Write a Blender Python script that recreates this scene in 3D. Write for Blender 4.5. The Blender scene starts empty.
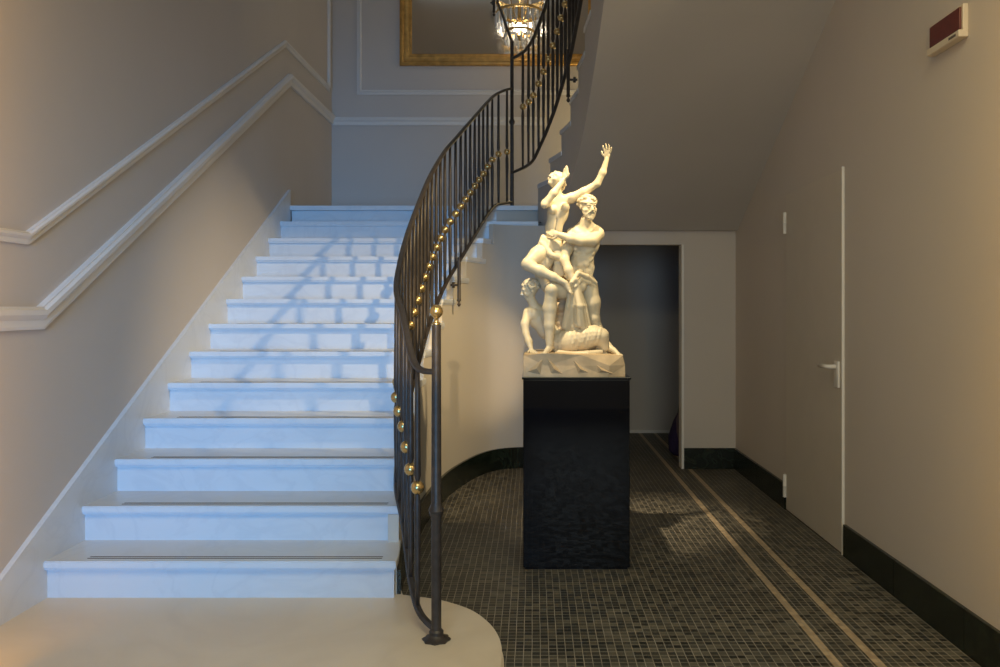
import bpy, bmesh, math, random
import numpy as np
from mathutils import Vector, Matrix

random.seed(7)
PI = math.pi
sc = bpy.context.scene
COL = sc.collection

# ---- place units: r = depth in first-step distances, X and h in units of U metres; h = 0 is the lens height
U = 0.00432
D1 = 833 * U
H0 = 307 * U


def W(r, X, h):
    return Vector((X * U, r * D1, H0 + h * U))


def Z(h):
    return H0 + h * U


# ------------------------------------------------------------------ object helpers
def obj(name, bm, mat, parent=None, smooth=False, kind=None, label=None):
    me = bpy.data.meshes.new(name)
    bmesh.ops.recalc_face_normals(bm, faces=bm.faces)
    bm.to_mesh(me)
    bm.free()
    return link_mesh(name, me, mat, parent, smooth, kind, label)


def link_mesh(name, me, mat, parent=None, smooth=False, kind=None, label=None):
    o = bpy.data.objects.new(name, me)
    COL.objects.link(o)
    me.materials.append(mat)
    if smooth:
        for p in me.polygons:
            p.use_smooth = True
        if smooth == 'auto':
            try:
                me.set_sharp_from_angle(angle=math.radians(38))
            except Exception:
                pass
    if parent is not None:
        o.parent = parent
        # children are modelled in world space; keep them there
        o.matrix_parent_inverse = Matrix.Translation(-parent_world(parent))
    if kind:
        o['kind'] = kind
    if label:
        o['label'] = label
    return o


def parent_world(p):
    return p.location.copy() if p.type == 'EMPTY' else Vector((0, 0, 0))


def thing(name, label, cat, loc=(0, 0, 0), group=None):
    o = bpy.data.objects.new(name, None)
    COL.objects.link(o)
    o.location = loc
    o.empty_display_size = 0.1
    o['label'] = label
    o['category'] = cat
    if group:
        o['group'] = group
    return o


def tag(o, label, cat, group=None):
    o['label'] = label
    o['category'] = cat
    if group:
        o['group'] = group
    return o


# ------------------------------------------------------------------ shape helpers
def add_box(bm, lo, hi, bevel=0.0):
    x0, y0, z0 = lo
    x1, y1, z1 = hi
    vs = [bm.verts.new(p) for p in ((x0, y0, z0), (x1, y0, z0), (x1, y1, z0), (x0, y1, z0),
                                    (x0, y0, z1), (x1, y0, z1), (x1, y1, z1), (x0, y1, z1))]
    fs = [bm.faces.new([vs[i] for i in f]) for f in
          ((0, 3, 2, 1), (4, 5, 6, 7), (0, 1, 5, 4), (1, 2, 6, 5), (2, 3, 7, 6), (3, 0, 4, 7))]
    if bevel > 0:
        es = list({e for f in fs for e in f.edges})
        bmesh.ops.bevel(bm, geom=es, offset=bevel, segments=2, affect='EDGES', profile=0.5)


def add_prism(bm, pts, z0, z1):
    """plan polygon pts [(x, y)] extruded from z0 to z1 (z0, z1 numbers or per-point lists)"""
    n = len(pts)
    zb = z0 if isinstance(z0, (list, tuple)) else [z0] * n
    zt = z1 if isinstance(z1, (list, tuple)) else [z1] * n
    b = [bm.verts.new((p[0], p[1], z)) for p, z in zip(pts, zb)]
    t = [bm.verts.new((p[0], p[1], z)) for p, z in zip(pts, zt)]
    bm.faces.new(b[::-1])
    bm.faces.new(t)
    for i in range(n):
        j = (i + 1) % n
        bm.faces.new((b[i], b[j], t[j], t[i]))


def add_sweep(bm, pts, prof, up=None, caps=True):
    """sweep profile prof(i) -> [(a, b)] along pts; a is sideways, b is along 'up' (or a carried normal)"""
    pts = [Vector(p) for p in pts]
    n = len(pts)
    rings = []
    nrm = None
    for i, p in enumerate(pts):
        t = (pts[min(i + 1, n - 1)] - pts[max(i - 1, 0)]).normalized()
        if up is not None:
            side = t.cross(up)
            if side.length < 1e-5:
                side = Vector((1, 0, 0))
            side.normalize()
            nn = side.cross(t).normalized()
        else:
            if nrm is None:
                a = Vector((0, 0, 1)) if abs(t.z) < 0.9 else Vector((1, 0, 0))
                nrm = (a - t * a.dot(t)).normalized()
            else:
                nrm = (nrm - t * nrm.dot(t)).normalized()
            nn = nrm
            side = t.cross(nn)
        rings.append([bm.verts.new(p + side * a + nn * b) for a, b in prof(i)])
    m = len(rings[0])
    for i in range(n - 1):
        for j in range(m):
            k = (j + 1) % m
            bm.faces.new((rings[i][j], rings[i][k], rings[i + 1][k], rings[i + 1][j]))
    if caps:
        bm.faces.new(rings[0][::-1])
        bm.faces.new(rings[-1])


def circ(r, n=10):
    return [(r * math.cos(2 * PI * j / n), r * math.sin(2 * PI * j / n)) for j in range(n)]


def add_tube(bm, pts, rad, n=10):
    if not isinstance(rad, (list, tuple)):
        rad = [rad] * len(pts)
    add_sweep(bm, pts, lambda i: circ(rad[i], n))


def add_lathe(bm, c, prof, n=20):
    """prof [(radius, z)] turned about the vertical axis through c"""
    c = Vector(c)
    rings = []
    for r, z in prof:
        if r < 1e-6:
            rings.append([bm.verts.new(c + Vector((0, 0, z)))])
        else:
            rings.append([bm.verts.new(c + Vector((r * math.cos(2 * PI * j / n), r * math.sin(2 * PI * j / n), z)))
                          for j in range(n)])
    for a, b in zip(rings[:-1], rings[1:]):
        for j in range(n):
            k = (j + 1) % n
            if len(a) == 1 and len(b) == 1:
                continue
            if len(a) == 1:
                bm.faces.new((a[0], b[k], b[j]))
            elif len(b) == 1:
                bm.faces.new((a[j], a[k], b[0]))
            else:
                bm.faces.new((a[j], a[k], b[k], b[j]))
    if len(rings[0]) > 1:
        bm.faces.new(rings[0][::-1])
    if len(rings[-1]) > 1:
        bm.faces.new(rings[-1])


def ball_prof(r, n=8, squash=1.0):
    return [(r * math.sin(PI * i / n), -r * squash * math.cos(PI * i / n)) for i in range(n + 1)]


def interp(knots, x):
    if x <= knots[0][0]:
        return knots[0][1]
    for (a, va), (b, vb) in zip(knots[:-1], knots[1:]):
        if x <= b:
            return va + (vb - va) * (x - a) / (b - a)
    return knots[-1][1]


def catmull(knots, per=8):
    P = [np.array(k, float) for k in knots]
    P = [2 * P[0] - P[1]] + P + [2 * P[-1] - P[-2]]
    out = []
    for i in range(1, len(P) - 2):
        for s in range(per):
            t = s / per
            a, b, c, d = P[i - 1], P[i], P[i + 1], P[i + 2]
            out.append(0.5 * (2 * b + (c - a) * t + (2 * a - 5 * b + 4 * c - d) * t * t + (3 * b - a - 3 * c + d) * t ** 3))
    out.append(P[-2])
    return out


# ------------------------------------------------------------------ materials
def new_mat(name):
    m = bpy.data.materials.new(name)
    m.use_nodes = True
    nt = m.node_tree
    bs = nt.nodes['Principled BSDF']
    return m, nt, bs


def setin(bs, **kw):
    for k, v in kw.items():
        k = k.replace('_', ' ')
        if k in bs.inputs:
            bs.inputs[k].default_value = v


def plain(name, col, rough=0.5, metal=0.0, spec=0.5, noise=0.06, scale=6.0, bump=0.0, bscale=60.0, **kw):
    m, nt, bs = new_mat(name)
    setin(bs, Roughness=rough, Metallic=metal)
    bs.inputs['Specular IOR Level'].default_value = spec
    tc = nt.nodes.new('ShaderNodeTexCoord')
    nz = nt.nodes.new('ShaderNodeTexNoise')
    nz.inputs['Scale'].default_value = scale
    nz.inputs['Detail'].default_value = 5
    nt.links.new(tc.outputs['Object'], nz.inputs['Vector'])
    rp = nt.nodes.new('ShaderNodeValToRGB')
    c0 = [max(0, c * (1 - noise)) for c in col[:3]] + [1]
    c1 = [min(1, c * (1 + noise)) for c in col[:3]] + [1]
    rp.color_ramp.elements[0].position = 0.3
    rp.color_ramp.elements[1].position = 0.7
    rp.color_ramp.elements[0].color = c0
    rp.color_ramp.elements[1].color = c1
    nt.links.new(nz.outputs['Fac'], rp.inputs['Fac'])
    nt.links.new(rp.outputs['Color'], bs.inputs['Base Color'])
    if bump:
        n2 = nt.nodes.new('ShaderNodeTexNoise')
        n2.inputs['Scale'].default_value = bscale
        n2.inputs['Detail'].default_value = 4
        nt.links.new(tc.outputs['Object'], n2.inputs['Vector'])
        bp = nt.nodes.new('ShaderNodeBump')
        bp.inputs['Strength'].default_value = bump
        bp.inputs['Distance'].default_value = 0.004
        nt.links.new(n2.outputs['Fac'], bp.inputs['Height'])
        nt.links.new(bp.outputs['Normal'], bs.inputs['Normal'])
    for k, v in kw.items():
        bs.inputs[k].default_value = v
    return m


def marble(name, base, vein, scale=2.2, rough=0.3, amount=0.55, width=0.10, spec=0.5, coord='Object', bump=0.0):
    m, nt, bs = new_mat(name)
    setin(bs, Roughness=rough)
    bs.inputs['Specular IOR Level'].default_value = spec
    L = nt.links.new
    tc = nt.nodes.new('ShaderNodeTexCoord')
    n1 = nt.nodes.new('ShaderNodeTexNoise')
    n1.inputs['Scale'].default_value = scale
    n1.inputs['Detail'].default_value = 8
    n1.inputs['Distortion'].default_value = 1.4
    L(tc.outputs[coord], n1.inputs['Vector'])
    # thin veins where the noise crosses 0.5
    s = nt.nodes.new('ShaderNodeMath'); s.operation = 'SUBTRACT'; s.inputs[1].default_value = 0.5
    L(n1.outputs['Fac'], s.inputs[0])
    a = nt.nodes.new('ShaderNodeMath'); a.operation = 'ABSOLUTE'
    L(s.outputs[0], a.inputs[0])
    rp = nt.nodes.new('ShaderNodeValToRGB')
    rp.color_ramp.elements[0].position = 0.0
    rp.color_ramp.elements[0].color = (1, 1, 1, 1)
    rp.color_ramp.elements[1].position = width
    rp.color_ramp.elements[1].color = (0, 0, 0, 1)
    L(a.outputs[0], rp.inputs['Fac'])
    mu = nt.nodes.new('ShaderNodeMath'); mu.operation = 'MULTIPLY'; mu.inputs[1].default_value = amount
    L(rp.outputs['Color'], mu.inputs[0])
    mx = nt.nodes.new('ShaderNodeMix'); mx.data_type = 'RGBA'
    mx.inputs['A'].default_value = (*base, 1)
    mx.inputs['B'].default_value = (*vein, 1)
    L(mu.outputs[0], mx.inputs['Factor'])
    L(mx.outputs['Result'], bs.inputs['Base Color'])
    if bump:
        bp = nt.nodes.new('ShaderNodeBump'); bp.inputs['Strength'].default_value = bump
        bp.inputs['Distance'].default_value = 0.003
        L(n1.outputs['Fac'], bp.inputs['Height']); L(bp.outputs['Normal'], bs.inputs['Normal'])
    return m


def mosaic(name):
    """small dark stone tiles with pale grout and two single-tile beige border lines along the right wall"""
    m, nt, bs = new_mat(name)
    L = nt.links.new
    N = nt.nodes.new
    pitch = 0.0325
    tc = N('ShaderNodeTexCoord')
    wob = N('ShaderNodeTexNoise'); wob.inputs['Scale'].default_value = 3.0; wob.inputs['Detail'].default_value = 2
    L(tc.outputs['Object'], wob.inputs['Vector'])
    wv = N('ShaderNodeVectorMath'); wv.operation = 'MULTIPLY_ADD'
    wv.inputs[1].default_value = (0.007, 0.007, 0)
    L(wob.outputs['Color'], wv.inputs[0]); L(tc.outputs['Object'], wv.inputs[2])
    sp = N('ShaderNodeSeparateXYZ'); L(wv.outputs[0], sp.inputs[0])

    def math_(op, a, b=None, c=None):
        n = N('ShaderNodeMath'); n.operation = op
        for i, v in enumerate((a, b, c)):
            if v is None:
                continue
            if isinstance(v, (int, float)):
                n.inputs[i].default_value = v
            else:
                L(v, n.inputs[i])
        return n.outputs[0]
    gx = math_('DIVIDE', sp.outputs[0], pitch)
    gy = math_('DIVIDE', sp.outputs[1], pitch)
    fx = math_('FRACT', gx); fy = math_('FRACT', gy)
    cx = math_('FLOOR', gx); cy = math_('FLOOR', gy)
    cb = N('ShaderNodeCombineXYZ'); L(cx, cb.inputs[0]); L(cy, cb.inputs[1])
    wn = N('ShaderNodeTexWhiteNoise'); wn.noise_dimensions = '2D'; L(cb.outputs[0], wn.inputs['Vector'])
    rp = N('ShaderNodeValToRGB')
    els = rp.color_ramp.elements
    els[0].position = 0.0; els[0].color = (0.024, 0.024, 0.021, 1)
    els[1].position = 1.0; els[1].color = (0.14, 0.13, 0.108, 1)
    for p, c in ((0.3, (0.044, 0.044, 0.039, 1)), (0.6, (0.076, 0.072, 0.061, 1)), (0.90, (0.115, 0.107, 0.088, 1))):
        e = els.new(p); e.color = c
    L(wn.outputs['Value'], rp.inputs['Fac'])
    # larger drifts of tone in the stone
    dn = N('ShaderNodeTexNoise'); dn.inputs['Scale'].default_value = 1.6; dn.inputs['Detail'].default_value = 6
    L(tc.outputs['Object'], dn.inputs['Vector'])
    dm = N('ShaderNodeMapRange'); dm.inputs['To Min'].default_value = 0.75; dm.inputs['To Max'].default_value = 1.25
    dm.inputs['From Min'].default_value = 0.3; dm.inputs['From Max'].default_value = 0.7
    L(dn.outputs['Fac'], dm.inputs['Value'])
    tint = N('ShaderNodeVectorMath'); tint.operation = 'SCALE'
    L(rp.outputs['Color'], tint.inputs[0]); L(dm.outputs[0], tint.inputs['Scale'])
    # grout
    g = 0.05
    ax = math_('ABSOLUTE', math_('SUBTRACT', fx, 0.5)); ay = math_('ABSOLUTE', math_('SUBTRACT', fy, 0.5))
    mx_ = math_('MAXIMUM', ax, ay)
    gn = N('ShaderNodeTexNoise'); gn.inputs['Scale'].default_value = 9.0; gn.inputs['Detail'].default_value = 3
    L(tc.outputs['Object'], gn.inputs['Vector'])
    gk = N('ShaderNodeMapRange'); gk.inputs['From Min'].default_value = 0.35; gk.inputs['From Max'].default_value = 0.65
    gk.inputs['To Min'].default_value = 0.55; gk.inputs['To Max'].default_value = 1.0
    L(gn.outputs['Fac'], gk.inputs['Value'])
    gr = math_('MULTIPLY', math_('GREATER_THAN', mx_, 0.5 - g), gk.outputs[0])
    # border lines, one tile wide, measured from the right wall
    so = N('ShaderNodeSeparateXYZ'); L(tc.outputs['Object'], so.inputs[0])

    def band(x0, x1):
        return math_('MULTIPLY', math_('GREATER_THAN', so.outputs[0], x0), math_('LESS_THAN', so.outputs[0], x1))
    bd = math_('ADD', band(258 * U, 258 * U + 0.034), band(295 * U, 295 * U + 0.034))
    m1 = N('ShaderNodeMix'); m1.data_type = 'RGBA'
    L(bd, m1.inputs['Factor']); L(tint.outputs[0], m1.inputs['A'])
    bt = N('ShaderNodeValToRGB')
    bt.color_ramp.elements[0].color = (0.33, 0.25, 0.165, 1); bt.color_ramp.elements[1].color = (0.50, 0.39, 0.265, 1)
    L(wn.outputs['Value'], bt.inputs['Fac'])
    L(bt.outputs['Color'], m1.inputs['B'])
    m2 = N('ShaderNodeMix'); m2.data_type = 'RGBA'
    L(gr, m2.inputs['Factor']); L(m1.outputs['Result'], m2.inputs['A'])
    m2.inputs['B'].default_value = (0.34, 0.305, 0.26, 1)
    L(m2.outputs['Result'], bs.inputs['Base Color'])
    rr = math_('MULTIPLY_ADD', wn.outputs['Value'], 0.25, 0.34)
    L(rr, bs.inputs['Roughness'])
    bs.inputs['Specular IOR Level'].default_value = 0.12
    bp = N('ShaderNodeBump'); bp.inputs['Strength'].default_value = 0.35; bp.inputs['Distance'].default_value = 0.002
    L(math_('SUBTRACT', 1.0, gr), bp.inputs['Height'])
    L(bp.outputs['Normal'], bs.inputs['Normal'])
    return m


M = {}
M['wall'] = plain('painted_plaster', (0.57, 0.52, 0.48), 0.75, spec=0.25, noise=0.02, scale=1.5, bump=0.12, bscale=90)
M['cream'] = plain('cream_plaster', (0.60, 0.55, 0.48), 0.75, spec=0.25, noise=0.02, scale=1.5, bump=0.12, bscale=90)
M['soffit'] = plain('grey_plaster', (0.52, 0.49, 0.46), 0.8, spec=0.2, noise=0.03, scale=1.5, bump=0.1, bscale=90)
M['trim'] = plain('white_paint', (0.72, 0.69, 0.66), 0.45, noise=0.02)
M['door'] = plain('door_paint', (0.56, 0.51, 0.45), 0.5, noise=0.02)
M['marble'] = marble('white_marble', (0.66, 0.68, 0.71), (0.57, 0.59, 0.63), scale=2.6, rough=0.28, amount=0.4, width=0.05)
M['plinth'] = marble('cream_marble', (0.72, 0.62, 0.50), (0.58, 0.48, 0.37), scale=1.1, rough=0.4, amount=0.3, width=0.12)
M['strip'] = plain('anti_slip_grit', (0.10, 0.085, 0.075), 0.9, noise=0.2, scale=400)
M['mosaic'] = mosaic('stone_mosaic')
M['green'] = marble('dark_green_marble', (0.007, 0.011, 0.008), (0.035, 0.055, 0.035), scale=7, rough=0.25, amount=0.35, width=0.05)
M['black'] = plain('black_lacquer', (0.003, 0.0035, 0.006), 0.04, noise=0.4, scale=3)
M['black'].node_tree.nodes['Principled BSDF'].inputs['Specular IOR Level'].default_value = 0.35
M['iron'] = plain('dark_iron', (0.052, 0.042, 0.036), 0.45, metal=0.25, noise=0.25, scale=30, bump=0.1, bscale=120)
M['brass'] = plain('aged_brass', (0.68, 0.49, 0.22), 0.27, metal=0.9, noise=0.2, scale=60)
M['gilt'] = plain('gilded_wood', (0.52, 0.29, 0.075), 0.40, metal=0.45, noise=0.25, scale=14, bump=0.2, bscale=70)
M['mirror'] = plain('mirror_glass', (0.90, 0.87, 0.82), 0.12, metal=0.95, noise=0.01)
M['crystal'] = plain('crystal', (0.93, 0.96, 1.0), 0.06, noise=0.01, spec=0.8)
M['crystal'].node_tree.nodes['Principled BSDF'].inputs['Transmission Weight'].default_value = 0.55
M['bulb'] = plain('bulb_glow', (1, 0.9, 0.75), 0.4)
b_ = M['bulb'].node_tree.nodes['Principled BSDF']
b_.inputs['Emission Color'].default_value = (1, 0.86, 0.66, 1)
b_.inputs['Emission Strength'].default_value = 22.0
M['statue'] = plain('ivory_marble', (0.64, 0.555, 0.385), 0.42, noise=0.06, scale=14, spec=0.4, bump=0.08, bscale=60)
M['rockmarble'] = plain('ivory_marble_rough', (0.62, 0.47, 0.29), 0.55, noise=0.12, scale=16, spec=0.35, bump=0.25, bscale=45)
M['red'] = plain('dark_red_screen', (0.11, 0.018, 0.015), 0.35, noise=0.15, scale=40)
M['plastic'] = plain('cream_plastic', (0.62, 0.55, 0.45), 0.45, noise=0.02)
M['steel'] = plain('satin_aluminium', (0.62, 0.56, 0.50), 0.35, metal=0.6, noise=0.04)
M['bag'] = plain('violet_fabric', (0.035, 0.022, 0.09), 0.8, noise=0.3, scale=40, bump=0.3, bscale=200)
M['teal'] = plain('teal_fabric', (0.012, 0.06, 0.085), 0.8, noise=0.3, scale=40, bump=0.3, bscale=200)
M['strap'] = plain('pale_strap', (0.16, 0.12, 0.15), 0.8)
# ================================================================== the setting
XL, XR = -495, 387          # left and right wall planes
RB = 2.46                   # back wall
STEP, RISE = 0.085, 38.3


def step_r(k):
    return 1.0 + STEP * (k - 1)


def step_h(k):
    return -292 + RISE * k


def nosing(r):
    return -292 + RISE + RISE / STEP * (r - 1)


TOPZ = 6.3

bm = bmesh.new()
add_box(bm, (XL * U - 0.15, -2.5, -0.15), (XR * U + 0.15, RB * D1 + 0.15, 0))
o = obj('floor', bm, M['mosaic'], kind='structure')

bm = bmesh.new()
add_box(bm, (XL * U - 0.15, -2.5, 0), (XL * U, RB * D1 + 0.15, TOPZ))
obj('wall_left', bm, M['wall'], kind='structure')
bm = bmesh.new()
add_box(bm, (XL * U, RB * D1, 0), (XR * U, RB * D1 + 0.15, TOPZ))
obj('wall_back', bm, M['wall'], kind='structure')
bm = bmesh.new()
add_box(bm, (XR * U, -2.5, 0), (XR * U + 0.15, RB * D1 + 0.15, TOPZ))
obj('wall_right', bm, M['wall'], kind='structure')
bm = bmesh.new()
add_box(bm, (XL * U - 0.15, -2.5, TOPZ), (XR * U + 0.15, RB * D1 + 0.15, TOPZ + 0.15))
obj('ceiling', bm, M['soffit'], kind='structure')

bm = bmesh.new()
add_box(bm, (XL * U - 0.15, -2.65, 0), (XR * U + 0.15, -2.5, TOPZ))
obj('wall_front', bm, M['wall'], kind='structure')

# ---- wall under the landing with the opening to the alcove
RW = 1.91
OPL, OPR, OPT = 66, 288, 121
SOF = 147
bm = bmesh.new()
y0, y1 = RW * D1, RW * D1 + 0.12
add_box(bm, (-60 * U, y0 + 0.085, 0), (OPL * U, y1 + 0.04, Z(157)))
add_box(bm, (OPL * U, y0, Z(OPT)), (XR * U, y1, Z(SOF)))
add_box(bm, (OPR * U, y0, 0), (XR * U, y1, Z(OPT)))
obj('wall_alcove', bm, M['wall'], kind='structure')

# narrow pale edge strip on the pier
bm = bmesh.new()
add_box(bm, ((OPR - 4.5) * U, y0 - 0.008, 0), (OPR * U, y1, Z(OPT)))
obj('trim_1', bm, M['trim'], kind='structure')

# ---- curved wall under the stair
WALLK = [(1.02, -139), (1.10, -147), (1.20, -153), (1.30, -156), (1.41, -156), (1.52, -151), (1.633, -141), (1.72, -127),
         (1.806, -108), (1.86, -90), (1.892, -72), (1.914, -48), (1.923, -20), (1.926, 5), (1.9265, 30)]
wc = [(p[0], p[1]) for p in catmull(WALLK, 12)]


def wall_x(r):
    return interp(wc, r)


def tread_under(r):
    k = 12 if r > 1.888 else min(12, int((r - 1.0) / STEP + 1e-6) + 1)
    return step_h(k) - 9


def inset(poly, d):
    """offset an open plan line sideways (towards -x / +y, i.e. into the stair) by d metres"""
    out = []
    for i, p in enumerate(poly):
        a = poly[max(i - 1, 0)]
        b = poly[min(i + 1, len(poly) - 1)]
        t = Vector((b[0] - a[0], b[1] - a[1]))
        t.normalize()
        out.append((p[0] - t.y * d, p[1] + t.x * d))
    return out


bm = bmesh.new()
rk = sorted(set([round(r, 5) for r, x in wc] + [round(step_r(k), 5) for k in range(2, 13)] + [1.888]))
line = [(wall_x(r) * U, r * D1) for r in rk]
inn = inset(line, 0.05)
vb, vt0 = [], []
ob = [bm.verts.new((p[0], p[1], 0)) for p in line]
for i in range(len(rk) - 1):
    h = Z(tread_under((rk[i] + rk[i + 1]) / 2))
    t0 = bm.verts.new((*line[i], h)); t1 = bm.verts.new((*line[i + 1], h))
    b0 = bm.verts.new((*inn[i], h)); b1 = bm.verts.new((*inn[i + 1], h))
    c0 = bm.verts.new((*inn[i], 0)); c1 = bm.verts.new((*inn[i + 1], 0))
    bm.faces.new((ob[i], ob[i + 1], t1, t0))
    bm.faces.new((t0, t1, b1, b0))
    bm.faces.new((b0, b1, c1, c0))
    bm.faces.new((c0, c1, ob[i + 1], ob[i]))
    bm.faces.new((t0, b0, c0, ob[i])); bm.faces.new((ob[i + 1], c1, b1, t1))
# straight continuation to the alcove opening, flush with the curve's end
add_box(bm, (line[-1][0], line[-1][1], 0), (OPL * U, line[-1][1] + 0.03, Z(157)))
add_box(bm, (-74 * U, (step_r(13) + 0.008) * D1 - 0.014, Z(168)), (10 * U, (step_r(13) + 0.008) * D1 - 0.001, Z(197)))
obj('wall_stair', bm, M['cream'], kind='structure')

# ---- baseboards
BBH = 0.172


def ribbon(bm, line, d, z0, z1):
    out = inset(line, -d)
    o0 = [bm.verts.new((*p, z0)) for p in out]; o1 = [bm.verts.new((*p, z1)) for p in out]
    i0 = [bm.verts.new((*p, z0)) for p in line]; i1 = [bm.verts.new((*p, z1)) for p in line]
    for i in range(len(line) - 1):
        bm.faces.new((o0[i], o0[i + 1], o1[i + 1], o1[i]))
        bm.faces.new((o1[i], o1[i + 1], i1[i + 1], i1[i]))
        bm.faces.new((i0[i + 1], i0[i], i1[i], i1[i + 1]))
        bm.faces.new((o0[i + 1], o0[i], i0[i], i0[i + 1]))
    bm.faces.new((o0[0], o1[0], i1[0], i0[0])); bm.faces.new((o0[-1], i0[-1], i1[-1], o1[-1]))


bm = bmesh.new()
ribbon(bm, line + [(OPL * U, line[-1][1])], 0.018, 0, BBH)
obj('baseboard_stair', bm, M['green'], smooth='auto', kind='structure')
bm = bmesh.new()
add_box(bm, (OPR * U, y0 - 0.018, 0), (XR * U, y0, BBH), 0.003)
obj('baseboard_alcove', bm, M['green'], kind='structure')
DR0, DR1 = 1.240, 1.518     # door edges along the right wall
for nm, a, b in (('baseboard_right', -0.5, DR0 - 0.004), ('baseboard_right_far', DR1 + 0.004, RW - 0.005)):
    bm = bmesh.new()
    seg = 0.62
    ya = a * D1
    yb = b * D1
    n = max(1, round((yb - ya) / seg))
    for i in range(n):                     # marble lengths with hairline joints
        p, q = ya + (yb - ya) * i / n, ya + (yb - ya) * (i + 1) / n
        add_box(bm, (XR * U - 0.018, p + 0.001, 0), (XR * U, q - 0.001, BBH), 0.003)
    obj(nm, bm, M['green'], kind='structure')
bm = bmesh.new()
add_box(bm, (OPL * U, RB * D1 - 0.015, 0), (XR * U, RB * D1, 0.03))
obj('baseboard_back', bm, M['trim'], kind='structure')

# ---- flush door in the right wall
DZ = Z(173)
bm = bmesh.new()
add_box(bm, (XR * U - 0.012, DR0 * D1 + 0.022, 0.008), (XR * U, DR1 * D1, DZ), 0.003)
door = obj('door_1', bm, M['door'], kind='structure')
bm = bmesh.new()
add_box(bm, (XR * U - 0.015, DR0 * D1 + 0.006, 0), (XR * U, DR0 * D1 + 0.015, DZ + 0.012), 0.002)
obj('door_frame', bm, M['trim'], door)
hx = XR * U - 0.012
hy = DR0 * D1 + 0.075
bm = bmesh.new()
add_box(bm, (hx - 0.012, hy - 0.034, Z(-100)), (hx, hy + 0.030, Z(-67)), 0.003)
hnd = obj('door_handle', bm, M['trim'], door, smooth='auto')
bm = bmesh.new()
zz = Z(-74)
add_tube(bm, [(hx - 0.005, hy, zz), (hx - 0.05, hy, zz), (hx - 0.056, hy + 0.01, zz), (hx - 0.056, hy + 0.13, zz)], 0.0125, 10)
obj('lever', bm, M['trim'], hnd, smooth=True)
for hz0, hz1 in ((Z(112), Z(146)), (Z(-288), Z(-252))):
    bm = bmesh.new()
    add_lathe(bm, (XR * U - 0.018, DR1 * D1 + 0.008, 0), [(0.0, hz0), (0.013, hz0 + 0.004), (0.013, (hz0 + hz1) / 2 - .002), (0.0145, (hz0 + hz1) / 2), (0.013, (hz0 + hz1) / 2 + .002),
                                                          (0.013, hz1 - 0.004), (0.0, hz1)], 12)
    obj('hinge', bm, M['trim'], door, smooth='auto')

# ---- mouldings on the left wall: chair rail and panel mould, climbing with the stair
XW = XL * U


def mould(name, pts, hgt, dep, mat, wall):
    """stepped mould along pts on the left ('L': pts are (r, h)) or back ('B': pts are (X, h)) wall"""
    bm = bmesh.new()
    prof = [(0, -.5), (0.45, -.5), (0.55, -.36), (0.55, -.1), (0.8, 0.02), (1.0, 0.14), (1.0, 0.34), (0.72, 0.44), (0.7, .5), (0, .5)]
    n = len(pts)
    rings = []
    for i in range(n):
        p = Vector((pts[i][0], pts[i][1]))
        d0 = (p - Vector(pts[max(i - 1, 0)])) if i > 0 else (Vector(pts[1]) - p)
        d1 = (Vector(pts[i + 1]) - p) if i < n - 1 else d0
        n0 = Vector((-d0.y, d0.x)).normalized(); n1 = Vector((-d1.y, d1.x)).normalized()
        mm = (n0 + n1)
        mm = mm / max(mm.dot(n0), 0.2)            # mitre
        ring = []
        for a, b in prof:
            q = p + mm * (b * hgt)
            if wall == 'L':
                ring.append(bm.verts.new((XW + a * dep, q.x, q.y)))
            else:
                ring.append(bm.verts.new((q.x, RB * D1 - a * dep, q.y)))
        rings.append(ring)
    m = len(prof)
    for i in range(n - 1):
        for j in range(m):
            k = (j + 1) % m
            bm.faces.new((rings[i][j], rings[i][k], rings[i + 1][k], rings[i + 1][j]))
    bm.faces.new(rings[0][::-1]); bm.faces.new(rings[-1])
    return obj(name, bm, mat, kind='structure')


def LW(r, h):
    return (r * D1, Z(h))


mould('trim_2', [LW(-0.5, -10), LW(1.0, -10), LW(2.025, 462), LW(RB, 462)], 0.098, 0.045, M['trim'], 'L')
mould('trim_3', [LW(-0.5, 68), LW(0.975, 68), LW(1.99, 526), LW(2.415, 530), LW(2.415, 1080)], 0.052, 0.028, M['trim'], 'L')
mould('trim_4', [(XL * U, Z(459)), (30 * U, Z(459))], 0.085, 0.035, M['trim'], 'B')
mould('trim_5', [(-427 * U, Z(1080)), (-427 * U, Z(530)), (330 * U, Z(530))], 0.05, 0.025, M['trim'], 'B')

# skirting board following the steps on the left wall
bm = bmesh.new()
pts = [(0.5, -292), (1.06, -292)] + [(1.06, -292), ]
low = [(-0.3, -292), (2.02, -292), (2.02, 206), (2.02, 206)]
ya, yb = 0.88, 2.0
SK = 39
poly = [(0.3, -292), (2.02, -292), (2.02, nosing(2.0) + SK + 3), (ya, nosing(ya) + SK), (ya, -268), (0.3, -268)]
f0 = [bm.verts.new((XL * U, r * D1, Z(h))) for r, h in poly]
f1 = [bm.verts.new(((XL + 5.5) * U, r * D1, Z(h))) for r, h in poly]
bm.faces.new(f0[::-1]); bm.faces.new(f1)
for i in range(len(poly)):
    j = (i + 1) % len(poly)
    bm.faces.new((f0[i], f0[j], f1[j], f1[i]))
obj('baseboard_left', bm, M['marble'], kind='structure')

# ================================================================== staircase
plan = [(.88, -85), (.949, -110), (.988, -125), (1.031, -137), (1.095, -149), (1.168, -155)]
ST = thing('staircase', 'wide white marble staircase rising along the left wall to the landing', 'staircase', W(1.0, -310, -292))
XS = XL + 5.5


def step_plan(r0, r1, over, xmin=XS, n=6, xend=None):
    pts = [(xmin * U, r0 * D1)]
    for i in range(n + 1):
        r = r0 + (r1 - r0) * i / n
        x = min(wall_x(max(r, 1.02)) + over, -78)
        if xend is not None:
            x = xend
        pts.append((x * U, r * D1))
    pts.append((xmin * U, r1 * D1))
    return pts


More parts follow.
